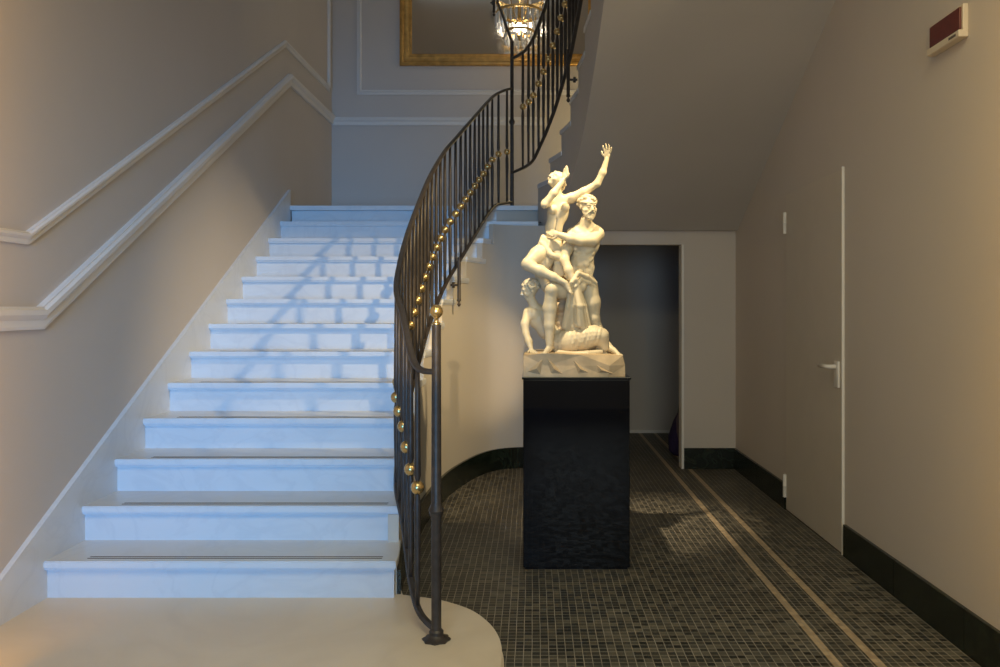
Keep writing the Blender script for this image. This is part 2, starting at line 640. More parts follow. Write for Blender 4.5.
OV = 0.008
for k in range(1, 14):
    r0 = step_r(k)
    r1 = step_r(k + 1) + OV + 0.004
    h = step_h(k)
    # riser
    bm = bmesh.new()
    add_prism(bm, step_plan(r0 + OV, r0 + OV + 0.006, -1, n=1, xend=(10 if k >= 12 else None)), Z(h - RISE), Z(h - 9))
    obj('riser', bm, M['marble'], ST)
    if k == 13:
        break
    # tread: bull-nosed slab in two courses, the upper one a hair further out
    bm = bmesh.new()
    xe = 10 if k == 12 else None
    add_prism(bm, step_plan(r0 + 0.0022, r1, 1, xend=xe), Z(h - 9), Z(h - 6.5))
    add_prism(bm, step_plan(r0, r1, 2, xend=xe), Z(h - 6.5), Z(h - 1))
    add_prism(bm, step_plan(r0 + 0.0015, r1, 1.3, xend=xe), Z(h - 1), Z(h))
    tr = obj('tread', bm, M['marble'], ST)
    # two dark anti-slip lines let into the tread
    for a in (0.012, 0.0185):
        bm = bmesh.new()
        x0 = (XS + 38) * U
        x1 = (wall_x(max(r0, 1.02)) - 14) * U
        add_box(bm, (x0, (r0 + a) * D1, Z(h) - 0.004), (x1, (r0 + a) * D1 + 0.009, Z(h) + 0.0006))
        obj('anti_slip_strip', bm, M['strip'], tr)

# landing slab
bm = bmesh.new()
r13 = step_r(13)
R2 = 1.975
LP = [(XS, r13 + .02), (10, r13 + .02), (10, R2 + 0.001), (XR, R2 + 0.001), (XR, RB), (XS, RB)]
add_prism(bm, [(x * U, r * D1) for x, r in LP], Z(159), Z(197))
lp2 = [(XS, r13 - .002), (14, r13 - .002), (14, R2 + 0.001), (XR, R2 + 0.001), (XR, RB), (XS, RB)]
obj('landing_slab', bm, M['soffit'], ST)
bm = bmesh.new()
add_prism(bm, [(x * U, r * D1) for x, r in LP[:0] + [(XS, r13 - OV), (12, r13 - OV), (12, R2 + 0.001), (XR, R2 + 0.001), (XR, RB), (XS, RB)]], Z(197), Z(206))
obj('landing_floor', bm, M['marble'], ST)

# rounded plinth the stair starts from
pk = [(1.0174, -133), (1.008, -110), (0.997, -90), (.967, -61), (.925, -41), (.8795, -30), (.83, -27), (.77, -30), (.70, -46), (.64, -76), (.60, -115), (.585, -165)]
pc = catmull(pk, 6)


def plinth_outline(grow):
    g = inset([(p[1] * U, p[0] * D1) for p in pc], -grow)
    if g[10][0] < pc[10][1] * U:
        g = inset([(p[1] * U, p[0] * D1) for p in pc], grow)
    return [(XL * U, 1.10 * D1), (-150 * U, 1.10 * D1)] + g + [(-300 * U, .58 * D1 - grow), (XL * U, .58 * D1 - grow)]


bm = bmesh.new()
add_prism(bm, plinth_outline(-0.012), 0, 0.022)
add_prism(bm, plinth_outline(-0.004), 0.022, 0.030)
add_prism(bm, plinth_outline(0), 0.030, Z(-292) - 0.004)
add_prism(bm, plinth_outline(-0.004), Z(-292) - 0.004, Z(-292))
tag(obj('plinth', bm, M['plinth']), 'rounded cream marble starting platform below the first stair step', 'platform')

# ---- upper flight climbing towards the viewer over the corridor
UP = thing('upper_staircase', 'grey plastered underside of the upper flight sloping over the corridor', 'staircase', W(1.975, 200, 206))
X2K = [(0.80, 93), (1.0, 93), (1.2, 92), (1.35, 89), (1.48, 84), (1.6, 77), (1.7, 67), (1.79, 54), (1.875, 36), (1.93, 22), (1.975, 10)]


def x2(r):
    return interp([(p[0], p[1]) for p in X2C], r)


X2C = catmull(X2K, 6)


def sof(r):
    return SOF + 404 * (1.89 - r) if r < 1.89 else SOF


bm = bmesh.new()
NST = 12
rs = sorted(set([round(R2 - STEP * i / 4, 5) for i in range(NST * 4 + 1)]))
for i in range(len(rs) - 1):
    a, b = rs[i], rs[i + 1]
    k = 14 + int((R2 - (a + b) / 2) / STEP)
    top = Z(206 + RISE * (k - 13) - 8)
    add_prism(bm, [(x2(a) * U, a * D1), (XR * U, a * D1), (XR * U, b * D1), (x2(b) * U, b * D1)],
              [Z(sof(a)), Z(sof(a)), Z(sof(b)), Z(sof(b))], top)
bmesh.ops.remove_doubles(bm, verts=bm.verts, dist=1e-5)
obj('flight_body', bm, M['soffit'], UP)
for k in range(14, 14 + NST):
    b = R2 - STEP * (k - 14) + 0.006
    a = R2 - STEP * (k - 13) - 0.004
    h = 206 + RISE * (k - 13)
    bm = bmesh.new()
    pts = []
    for i in range(5):
        r = a + (b - a) * i / 4
        pts.append(((x2(r) - 1.5) * U, r * D1))
    pts += [(XR * U, b * D1), (XR * U, a * D1)]
    add_prism(bm, pts, Z(h - 8), Z(h))
    obj('tread', bm, M['marble'], UP)

# ================================================================== railings
def resample(curve, step, offset=0.0):
    """points of a (r, X, ...) curve at equal plan distances (units)"""
    out = []
    acc = -offset
    for a, b in zip(curve[:-1], curve[1:]):
        L_ = math.hypot((b[0] - a[0]) * 833, b[1] - a[1])
        t = 0.0
        while acc + (1 - t) * L_ >= step or (acc < 0 and acc + (1 - t) * L_ >= 0):
            need = (0 - acc) if acc < 0 else (step - acc)
            t += need / L_
            out.append(a + (b - a) * t)
            acc = 0.0
        acc += (1 - t) * L_
    return out


def hand_prof(w, h):
    return [(-w, -h * .5), (-w * .55, -h), (w * .55, -h), (w, -h * .5), (w, h * .35), (w * .6, h), (-w * .6, h), (-w, h * .35)]


BAL_CACHE = {}


def baluster(parent, r, X, hb, ht, frac, iron, brass, rmax=0.0142, rmin=0.0092, rb=0.028):
    p = W(r, X, hb)
    Ht = (ht - hb) * U
    zb = Ht * frac
    bm = bmesh.new()
    prof = [(rmin, 0.0), (rmin * 1.15, zb * .25), (rmax * .95, zb * .72), (rmax, zb * .86), (rmax * .6, zb - rb * 1.0), (rmax * .6, zb + rb * 1.0), (rmax, zb + Ht * .05),
            (rmax * .9, zb + Ht * .12), (rmin * 1.2, zb + Ht * .36), (rmin, Ht)]
    add_lathe(bm, p, prof, 8)
    b = obj('baluster', bm, iron, parent, smooth=True)
    bm = bmesh.new()
    add_lathe(bm, p + Vector((0, 0, zb)), ball_prof(rb, 8, 1.0), 12)
    obj('ball', bm, brass, b, smooth=True)
    return b


def post_drop(parent, r, X, h0, h1, wx, rad=0.0125):
    """side-fixing post with a turned drop at its foot and a bracket to the stair's side at wx"""
    bm = bmesh.new()
    p = W(r, X, h0)
    L_ = (h1 - h0) * U
    add_lathe(bm, p, [(0, 0), (.006, .003), (.0135, .014), (.0135, .02), (.006, .03), (.006, .036), (.015, .042), (.015, .052), (rad, .058), (rad, L_), (0, L_)], 12)
    q = obj('fixing_post', bm, M['iron'], parent, smooth='auto')
    bm = bmesh.new()
    zc = p.z + L_ * 0.30 + 0.05
    add_tube(bm, [(p.x, p.y, zc), (wx * U, p.y + 0.003, zc)], 0.008, 8)
    s = 1 if wx * U > p.x else -1
    add_tube(bm, [(wx * U - s * .030, p.y + .003, zc), (wx * U - s * .012, p.y + .003, zc)], 0.021, 12)
    obj('bracket', bm, M['iron'], q, smooth='auto')


RL = thing('stair_railing', 'curved dark iron railing with gold balls along the open side of the lower stairs', 'railing', W(.8795, -85, -292))
K1 = [(.8795, -85, -283, -56), (.898, -95, -282, -57), (.914, -103.5, -278, -56), (.932, -110, -271, -52), (.958, -117.5, -257, -41), (.988, -124.5, -241, -26), (1.031, -134, -219, -7),
      (1.095, -149.5, nosing(1.095) + 18, 20.5), (1.168, -155, nosing(1.168) + 17, 53.5), (1.235, -157, nosing(1.235) + 16, 84), (1.303, -157, nosing(1.303) + 16, 114.5),
      (1.449, -154, nosing(1.449) + 16, 180), (1.533, -149, nosing(1.533) + 16, 218), (1.615, -141, nosing(1.615) + 16, 255), (1.675, -131, nosing(1.675) + 16, 282),
      (1.789, -112, nosing(1.789) + 15, 333.5), (1.92, -90, 175, 392.5), (1.985, -75, 203, 423), (2.022, -58, 212, 440), (2.049, -43, 217, 450)]
C1 = catmull(K1, 8)
bm = bmesh.new()
add_sweep(bm, [W(c[0], c[1], c[3]) for c in C1], lambda i: hand_prof(0.0145, 0.0105), up=Vector((0, 0, 1)))
obj('handrail', bm, M['iron'], RL, smooth='auto')
bm = bmesh.new()
add_sweep(bm, [W(c[0], c[1], c[2]) for c in C1], lambda i: hand_prof(0.0135, 0.011), up=Vector((0, 0, 1)))
obj('bottom_rail', bm, M['iron'], RL, smooth='auto')
for c in resample(C1, 30.5, 41):
    if c[0] > 2.040:
        continue
    fr = interp([(.91, .505), (.97, .475), (1.03, .47), (1.10, .44), (1.2, .415), (1.9, .415), (2.0, .45)], c[0])
    baluster(RL, c[0], c[1], c[2], c[3], fr, M['iron'], M['brass'])
post_drop(RL, 1.662, -123, 2, 84, wall_x(1.662))

# newel post
p = W(.8795, -85, -292)
bm = bmesh.new()
T = (-15 + 292) * U
zc = (-178 + 292) * U
add_lathe(bm, p, [(.019, .01), (.0192, zc - .03), (.0235, zc - .018), (.030, zc), (.0235, zc + .018), (.0195, zc + .03), (.0175, T - .01), (.0185, T - .006), (.0185, T)], 16)
nw = obj('newel_post', bm, M['iron'], RL, smooth='auto')
bm = bmesh.new()
n = 32
add_lathe(bm, p, [(.05, 0), (.052, .006), (.036, .012), (.027, .022), (.0275, .034), (.021, .042), (.0, .042)], n)
for v in bm.verts:
    d = Vector((v.co.x - p.x, v.co.y - p.y))
    if d.length > .04:
        a = math.atan2(d.y, d.x)
        f = 1 + 0.07 * math.cos(8 * a)
        v.co.x = p.x + d.x * f; v.co.y = p.y + d.y * f
obj('base_flange', bm, M['iron'], nw, smooth='auto')
bm = bmesh.new()
add_lathe(bm, p + Vector((0, 0, T)), [(.011, 0), (.0165, .003), (.0165, .008), (.009, .013), (.0085, .022), (.012, .027)] +
          [(.026 * math.sin(PI * i / 12), .052 - .026 * math.cos(PI * i / 12)) for i in range(2, 13)], 24)
obj('ball_finial', bm, M['brass'], nw, smooth='auto', label='gold ball finial')

# upper railing: landing pole, rails and balusters
RU = thing('upper_stair_railing', 'dark iron railing with landing pole along the edge of the upper flight', 'railing', W(2.049, -43, 206))


def hb2(r):
    return 1157 - 450.7 * r


K2 = [(2.049, -43, 277, 511), (2.018, -28, 279, 511), (1.985, -14, 281, 513), (1.936, 0, 286, 521), (1.891, 13, hb2(1.891) + 1, hb2(1.891) + 236), (1.835, 27, hb2(1.835), hb2(1.835) + 235),
      (1.77, 41, hb2(1.77), hb2(1.77) + 235), (1.70, 53, hb2(1.70), hb2(1.70) + 235), (1.633, 63, hb2(1.633), hb2(1.633) + 235), (1.525, 73, hb2(1.525), hb2(1.525) + 235),
      (1.45, 78, hb2(1.45), hb2(1.45) + 235), (1.30, 83, hb2(1.30), hb2(1.30) + 235), (1.15, 84, hb2(1.15), hb2(1.15) + 235), (1.0, 84, hb2(1.0), hb2(1.0) + 235)]
C2 = catmull(K2, 8)
bm = bmesh.new()
add_sweep(bm, [W(c[0], c[1], c[3]) for c in C2], lambda i: hand_prof(0.0145, 0.0105), up=Vector((0, 0, 1)))
obj('handrail', bm, M['iron'], RU, smooth='auto')
bm = bmesh.new()
add_sweep(bm, [W(c[0], c[1], c[2]) for c in C2], lambda i: hand_prof(0.0135, 0.011), up=Vector((0, 0, 1)))
obj('bottom_rail', bm, M['iron'], RU, smooth='auto')
for c in resample(C2, 30, 46):
    baluster(RU, c[0], c[1], c[2], c[3], interp([(1.6, .47), (1.75, .525), (2.0, .53)], c[0]), M['iron'], M['brass'])
post_drop(RU, 1.645, 58, 338, 425, x2(1.645))
post_drop(RU, 1.25, 80, 520, 600, x2(1.25))
p = W(2.049, -43, 206)
bm = bmesh.new()
Tp = (548 - 206) * U
zb = (381 - 206) * U
add_lathe(bm, p, [(.030, 0), (.030, .008), (.017, .014), (.016, zb - .026), (.024, zb - .012), (.027, zb), (.024, zb + .012), (.016, zb + .026), (.0155, Tp - .02), (.019, Tp - .014), (.012, Tp), (0, Tp + .006)], 14)
obj('landing_pole', bm, M['iron'], RU, smooth='auto')
# tail of the next rail coming down to the pole head, with its own drop post
bm = bmesh.new()
tail = catmull([(2.049, -43, 545), (2.07, -50, 568), (2.10, -62, 610), (2.14, -80, 668), (2.18, -98, 735), (2.22, -112, 800)], 6)
add_sweep(bm, [W(*c) for c in tail], lambda i: hand_prof(0.0125, 0.009), up=Vector((0, 0.2, 1)))
obj('rail_tail', bm, M['iron'], RU, smooth='auto')
post_drop(RU, 2.155, -84, 628, 690, -92)
# ================================================================== marble sculpture: a generic group of three classical figures
SP = 0.00538                        # metres per sculpture unit
SC = W(1.247, 51, -81)              # centre of the pedestal top


def v3(x, y, d=0.0):
    """sculpture units: x to the right, y downwards from the raised hand, d away from the viewer"""
    return np.array((x - 574.0, d, 373.0 - y), float)


class Clay:
    """a body modelled as one smooth-blended volume, then skinned with a surface net"""

    def __init__(self, lo, hi, vs):
        self.lo = np.array(lo, float)
        self.vs = vs
        self.n = np.ceil((np.array(hi, float) - self.lo) / vs).astype(int) + 1
        self.F = np.full(self.n, 50.0, np.float32)

    def _sub(self, lo, hi, pad):
        a = np.maximum(0, np.floor((lo - pad - self.lo) / self.vs).astype(int))
        b = np.minimum(self.n, np.ceil((hi + pad - self.lo) / self.vs).astype(int) + 1)
        if np.any(b <= a):
            return None
        sl = tuple(slice(i, j) for i, j in zip(a, b))
        ax = [(self.lo[i] + np.arange(a[i], b[i]) * self.vs).astype(np.float32) for i in range(3)]
        return sl, ax[0][:, None, None], ax[1][None, :, None], ax[2][None, None, :]

    def _mix(self, sl, d, k, carve=False):
        f = self.F[sl]
        if carve:
            d = -d
            h = np.maximum(k - np.abs(f - d), 0) / k
            self.F[sl] = np.maximum(f, d) + h * h * k * 0.25
        else:
            h = np.maximum(k - np.abs(f - d), 0) / k
            self.F[sl] = np.minimum(f, d) - h * h * k * 0.25

    def cap(self, a, b, ra, rb, k=2.5, carve=False):
        a = np.array(a, float); b = np.array(b, float)
        R = max(ra, rb)
        s = self._sub(np.minimum(a, b) - R, np.maximum(a, b) + R, k + 2)
        if s is None:
            return
        sl, X, Y, Zz = s
        ba = b - a
        L2 = max(float(ba @ ba), 1e-6)
        t = np.clip(((X - a[0]) * ba[0] + (Y - a[1]) * ba[1] + (Zz - a[2]) * ba[2]) / L2, 0, 1)
        d = np.sqrt((X - a[0] - t * ba[0]) ** 2 + (Y - a[1] - t * ba[1]) ** 2 + (Zz - a[2] - t * ba[2]) ** 2) - (ra + (rb - ra) * t)
        self._mix(sl, d.astype(np.float32), k, carve)

    def chain(self, pts, rad, k=2.5):
        for i in range(len(pts) - 1):
            self.cap(pts[i], pts[i + 1], rad[i], rad[i + 1], k)

    def ell(self, c, r, axes=None, k=2.5, carve=False):
        """ellipsoid; axes = 3 unit vectors for its radii"""
        c = np.array(c, float)
        R = max(r)
        s = self._sub(c - R, c + R, k + 2)
        if s is None:
            return
        sl, X, Y, Zz = s
        A = np.eye(3) if axes is None else np.array(axes, float)
        dx, dy, dz = X - c[0], Y - c[1], Zz - c[2]
        q = [(dx * A[i, 0] + dy * A[i, 1] + dz * A[i, 2]) / r[i] for i in range(3)]
        k0 = np.sqrt(q[0] ** 2 + q[1] ** 2 + q[2] ** 2)
        k1 = np.sqrt((q[0] / r[0]) ** 2 + (q[1] / r[1]) ** 2 + (q[2] / r[2]) ** 2)
        d = k0 * (k0 - 1) / np.maximum(k1, 1e-6)
        self._mix(sl, d.astype(np.float32), k, carve)

    def mesh(self, name):
        F = self.F
        S = F < 0
        cnt = np.zeros(np.array(F.shape) - 1, np.int8)
        for i in (0, 1):
            for j in (0, 1):
                for q in (0, 1):
                    cnt += S[i:F.shape[0] - 1 + i, j:F.shape[1] - 1 + j, q:F.shape[2] - 1 + q]
        act = (cnt > 0) & (cnt < 8)
        idx = np.argwhere(act)
        num = np.full(act.shape, -1, np.int64)
        num[act] = np.arange(len(idx))
        acc = np.zeros((len(idx), 3)); wt = np.zeros(len(idx))
        cor = [np.array((i, j, q)) for i in (0, 1) for j in (0, 1) for q in (0, 1)]
        val = [F[tuple((idx + c).T)] for c in cor]
        for a in range(8):
            for b in range(a + 1, 8):
                if np.abs(cor[a] - cor[b]).sum() == 1:
                    m = (val[a] < 0) != (val[b] < 0)
                    t = np.where(m, val[a] / np.where(m, val[a] - val[b], 1), 0)
                    acc += np.where(m[:, None], cor[a] + t[:, None] * (cor[b] - cor[a]), 0)
                    wt += m
        P = self.lo + (idx + acc / wt[:, None]) * self.vs
        quads = []
        for ax in range(3):
            u, w_ = (ax + 1) % 3, (ax + 2) % 3
            sl0 = [slice(1, -1)] * 3; sl1 = [slice(1, -1)] * 3
            sl0[ax] = slice(0, -1); sl1[ax] = slice(1, None)
            A, B = S[tuple(sl0)], S[tuple(sl1)]
            e = np.argwhere(A != B)
            off = np.ones(3, int); off[ax] = 0
            base = e + off
            ins = A[tuple(e.T)]
            eu = np.zeros(3, int); eu[u] = 1
            ew = np.zeros(3, int); ew[w_] = 1
            q = np.stack([num[tuple((base - eu - ew).T)], num[tuple((base - ew).T)], num[tuple(base.T)], num[tuple((base - eu).T)]], 1)
            q[~ins] = q[~ins][:, ::-1]
            quads.append(q)
        Q = np.concatenate(quads)
        me = bpy.data.meshes.new(name)
        P = P * SP + np.array(SC)
        me.vertices.add(len(P)); me.vertices.foreach_set('co', P.astype(np.float32).ravel())
        me.loops.add(Q.size); me.loops.foreach_set('vertex_index', Q.astype(np.int32).ravel())
        me.polygons.add(len(Q)); me.polygons.foreach_set('loop_start', (np.arange(len(Q)) * 4).astype(np.int32))
        me.update(calc_edges=True)
        me.validate()
        return me


def unit(a):
    a = np.array(a, float)
    return a / np.linalg.norm(a)


def frame(f, u):
    f = unit(f)
    u = np.array(u, float); u = unit(u - f * (u @ f))
    return f, u, np.cross(f, u)      # forward, up, side


def head(C, c, fwd, up, s, male=False):
    f, u, r = frame(fwd, up)
    ax = (r, f, u)
    g = lambda a, b, q: c + s * (a * r + b * f + q * u)
    C.ell(g(0, -.10, .26), (s * .72, s * .86, s * .74), ax, 1.5)
    C.ell(g(0, .18, -.18), (s * .56, s * .62, s * .70), ax, 2.5)
    C.ell(g(0, .52, -.70), (s * .26, s * .24, s * .22), ax, 1.5)              # chin
    C.cap(g(-.34, .66, .30), g(.34, .66, .30), s * .15, s * .15, 1.0)          # brow
    for q in (-1, 1):
        C.ell(g(.29 * q, .86, .10), (s * .19, s * .16, s * .15), ax, 0.8, carve=True)
        C.ell(g(.29 * q, .70, .09), (s * .15, s * .13, s * .10), ax, 0.4)
        C.ell(g(.38 * q, .56, -.22), (s * .24, s * .22, s * .22), ax, 1.5)
        C.ell(g(.74 * q, -.02, .02), (s * .09, s * .17, s * .25), ax, 0.6)     # ears
    C.cap(g(0, .76, .22), g(0, .98, -.12), s * .085, s * .14, 0.7)
    C.ell(g(0, .86, -.18), (s * .19, s * .13, s * .09), ax, 0.6)
    C.ell(g(0, .76, -.37), (s * .24, s * .12, s * .065), ax, 0.4)
    C.ell(g(0, .84, -.43), (s * .19, s * .07, s * .03), ax, 0.2, carve=True)
    C.ell(g(0, .72, -.50), (s * .20, s * .12, s * .065), ax, 0.4)


def hand(C, wrist, dirv, nrm, s, curl=0.4, spread=0.16, thumb=1):
    """palm, four jointed fingers of unequal length and a thumb from the side of the palm"""
    f, n, r = frame(dirv, nrm)               # fingers forward, n = out of the palm, r = across
    w = np.array(wrist, float)
    C.ell(w + f * s * .48, (s * .40, s * .17, s * .52), (r, n, f), 1.0)
    lens = (.78, .92, .86, .66)
    for i, L_ in enumerate(lens):
        o = (i - 1.5) * .235
        base = w + f * s * (.86 - .05 * abs(i - 1.2)) + r * s * o * thumb * -1 * -1
        d = unit(f + r * (o * spread * 4))
        ang = curl * (.5 + .2 * i)
        p1 = base + d * s * L_ * .45 * math.cos(ang * .4) + n * s * L_ * .45 * math.sin(ang * .4)
        p2 = p1 + d * s * L_ * .32 * math.cos(ang) + n * s * L_ * .32 * math.sin(ang)
        p3 = p2 + d * s * L_ * .25 * math.cos(ang * 1.5) + n * s * L_ * .25 * math.sin(ang * 1.5)
        C.chain([base, p1, p2, p3], [s * .125, s * .115, s * .105, s * .085], 0.35)
    tb = w + f * s * .30 - r * s * .34 * thumb
    t1 = tb + unit(f * .75 - r * .75 * thumb + n * .25) * s * .36
    t2 = t1 + unit(f * .95 - r * .35 * thumb + n * .3) * s * .32
    C.chain([tb, t1, t2], [s * .15, s * .13, s * .10], 0.5)


def foot(C, ankle, toe, s, up=(0, 0, 1)):
    a = np.array(ankle, float); t = np.array(toe, float)
    f, u, r = frame(t - a, up)
    L_ = np.linalg.norm(t - a)
    heel = a - f * s * .35 - u * s * .25
    ball = a + f * L_ * .72 - u * s * .40
    C.cap(a, ball, s * .42, s * .30, 1.2)
    C.cap(heel, ball - u * s * .05, s * .36, s * .30, 1.2)
    for i in range(5):
        o = (i - 2) * .20
        b0 = ball + r * s * o
        C.cap(b0, b0 + f * s * (.52 - .05 * abs(i - 1)) - u * s * .03, s * .16, s * (.15 if i else .18), 0.4)


ST_ = thing('marble_sculpture', 'ivory marble sculpture of three classical figures with one raised arm on the black pedestal', 'sculpture', SC)


def place(C, name, mat='statue', parent=None, label=None):
    me = C.mesh(name)
    o = link_mesh(name, me, M[mat], parent or ST_, smooth=True, label=label)
    return o


def bounds(x0, x1, y0, y1, d0, d1):
    return v3(x0, y1, d0), v3(x1, y0, d1)


# ------------------------------------------------------------ bearded man standing in a lunge
C = Clay(*bounds(528, 614, 190, 362, -46, 24), 0.62)
Pm = dict(neck=v3(585, 222, -1), lsh=v3(597.5, 233, 1), rsh=v3(571, 236, -3), chest=v3(584, 243, 0), waist=v3(581.5, 263, -1), pel=v3(581, 281, 0),
          lhip=v3(588, 288, 1), rhip=v3(574, 289, -2))
C.ell(v3(585, 243, 0), (14.8, 9.8, 15), k=3)                      # rib cage
C.ell(v3(582, 262, -.5), (12.0, 8.2, 12), k=6)                      # belly
C.ell(v3(581, 280, .5), (12.8, 9.0, 9.5), k=5)                      # pelvis
C.cap(v3(572, 233, 1), v3(597, 231, 3), 5.6, 5.6, 4)                # shoulder girdle
C.cap(v3(585, 231, 1), v3(586, 220, -2), 6.0, 5.2, 3)               # neck
C.cap(v3(577, 228, 2), v3(586, 222, 0), 3.5, 3.5, 3); C.cap(v3(594, 227, 2), v3(587, 222, 0), 3.5, 3.5, 3)
C.ell(v3(578, 240, -7.4), (7.0, 3.2, 5.0), k=1.6); C.ell(v3(592, 239, -6.8), (7.0, 3.2, 5.0), k=1.6)      # chest muscles
for i, y in enumerate((252, 258.5, 265, 272)):                      # abdominal muscles
    for q in (-1, 1):
        C.ell(v3(582.8 - .25 * i + q * 3.6, y, -7.1 + .1 * i), (3.1, 1.9, 2.7), k=0.9)
for i, y in enumerate((250, 255, 260)):                             # ribs at the flank
    C.cap(v3(592.8 - i * .5, y - 1, -5.6), v3(589.3 - i * .5, y + 2.0, -7.2), 1.3, 1.0, 2.2)
    C.cap(v3(573.6 + i * .6, y - 1, -5.8), v3(577 + i * .5, y + 2.0, -7.3), 1.3, 1.0, 2.2)
C.cap(v3(591.5, 268, -2.5), v3(589.5, 275, -4), 3.2, 3.0, 3)
C.cap(v3(572.5, 269, -3), v3(574, 276, -4.5), 3.2, 3.0, 3)
# his left leg, braced behind
C.chain([v3(588, 286, 1), v3(592, 303, 1), v3(594, 317, 2)], [10.0, 8.6, 6.0], 3)
C.ell(v3(594, 318, .5), (5.5, 5.4, 5.6), k=2)
C.chain([v3(594, 318, 2), v3(597.5, 330, 4.5), v3(600, 347, 5)], [5.6, 6.2, 3.4], 2.5)
foot(C, v3(600, 349, 4), v3(608, 352, -4), 6.5)
# his right leg, stepping forward on to the rock
C.chain([v3(574, 287, -3), v3(562, 290, -14), v3(552, 289, -23)], [10, 8.8, 6.4], 3)
C.ell(v3(551, 290, -24.5), (5.3, 5.0, 5.8), k=2)
C.chain([v3(551, 291, -23), v3(549.5, 308, -20.5), v3(549, 325, -22), v3(549, 343, -23)], [5.9, 6.8, 5.0, 3.5], 2.5)
foot(C, v3(549, 346, -23), v3(541, 351, -34), 6.8)
# his left arm folded across the chest, hand resting on the rock's edge
C.ell(v3(598, 234, 0), (6.0, 6.2, 6.6), k=2.5)
C.chain([v3(598, 234, 0), v3(592, 241, -9), v3(580, 242, -15)], [6.3, 6.0, 4.7], 2)
C.chain([v3(580, 242, -15), v3(570, 240, -17), v3(559, 236, -16)], [4.8, 4.6, 3.0], 2)
hand(C, v3(559, 236, -16), (-1, .15, .25), (0, 1, -.1), 8.0, curl=.35, thumb=-1)
# his right arm down, holding a bunch of drapery
C.ell(v3(571, 237, -2), (5.6, 5.8, 6.2), k=2.5)
C.chain([v3(571, 238, -3), v3(566, 251, -9), v3(564, 261, -14)], [6.0, 5.7, 4.4], 2)
C.chain([v3(564, 261, -14), v3(568, 271, -18), v3(572, 281, -20)], [4.6, 4.4, 3.0], 2)
hand(C, v3(572, 281, -20), (.25, 0, -1), (-.2, 1, 0), 8.5, curl=.75, thumb=1)
hc = v3(587.5, 208, -5)
hf = (.42, -.88, -.18)
head(C, hc, hf, (.06, -.1, 1), 10.6, True)
man = place(C, 'standing_man')

# hair and beard: one volume of curls each
f, u, r = frame(hf, (.06, -.1, 1))
C = Clay(*bounds(570, 604, 190, 228, -22, 12), 0.55)
rng = random.Random(3)
C.ell(hc + u * 3.6 - f * 2.2, (8.3, 9.0, 7.8), (r, f, u), 1)
for i in range(90):
    a = rng.uniform(0, 2 * PI); e = rng.uniform(-.25, 1.0)
    dx, dy, dz = math.cos(a) * math.sqrt(1 - e * e), math.sin(a) * math.sqrt(1 - e * e), e
    if dy > .42 and dz < .55:
        continue
    if dy > .1 and dz < -.05:
        continue
    p = hc + u * 3.4 - f * 1.8 + r * dx * 8.7 + f * dy * 9.6 + u * dz * 8.3
    C.ell(p, (2.2, 2.2, 1.8), k=.4)
for i in range(16):                                                    # fillet band round the hair
    a0, a1 = 2 * PI * i / 16, 2 * PI * (i + 1) / 16
    C.cap(hc + u * 5 - f * 1.6 + r * math.cos(a0) * 8.4 + f * math.sin(a0) * 9.4, hc + u * 5 - f * 1.6 + r * math.cos(a1) * 8.4 + f * math.sin(a1) * 9.4, 1.15, 1.15, .3)
place(C, 'hair', parent=man)
C = Clay(*bounds(570, 604, 200, 232, -24, 8), 0.55)
for i in range(70):
    a = rng.uniform(-1, 1); e = rng.uniform(0, 1)
    wid = 1 - .22 * e
    p = hc + r * a * 6.9 * wid + f * (7.4 - 4.6 * a * a + .9 * e) - u * (3.6 + (7.4 * e) * (1 - .3 * a * a) - 3.4 * a * a)
    if abs(a) < .33 and e < .28:
        continue
    C.ell(p, (2.0, 1.8, 2.0), k=.6)
for q in (-1, 1):
    C.chain([hc + f * 9.7 - u * 2.6, hc + f * 9.0 - u * 3.6 + r * q * 2.4, hc + f * 7.6 - u * 6.2 + r * q * 4.2], [.9, 1.0, .8], .4)
place(C, 'beard', parent=man)

# drapery hanging from his hand
C = Clay(*bounds(560, 600, 262, 345, -32, 14), 0.62)
rng = random.Random(11)
for i in range(9):
    t = i / 8
    top = v3(570 + 4.5 * t + rng.uniform(-1, 1), 283 + 3 * math.sin(t * 5), -23 + 5 * math.sin(t * 3))
    mid = v3(567 + 17 * t, 306, -17 + 7 * math.sin(t * 7))
    bot = v3(564 + 24 * t, 326 + 2.5 * math.sin(t * 9), -14 + 6 * math.sin(t * 6 + 1))
    C.chain([top, mid, bot], [1.7, 2.4, 2.9], 1.1)
C.cap(v3(572, 290, -16), v3(575, 325, -8), 4, 9, 2)
C.chain([v3(571, 283, -23), v3(577, 274, -19), v3(586, 277, -12), v3(595, 283, -4)], [2.2, 2.4, 2.6, 2.4], 1.2)      # swag over the hip
C.chain([v3(574, 287, -22), v3(580, 280, -16), v3(588, 283, -10), v3(596, 289, -2)], [1.8, 2.0, 2.2, 2.0], 1.0)
C.chain([v3(573, 284, -20), v3(566, 276, -15), v3(569, 271, -9)], [2.0, 2.0, 1.6], 1.0)
C.ell(v3(579, 286, -12), (7, 5, 7), k=2)
place(C, 'drapery', parent=man)

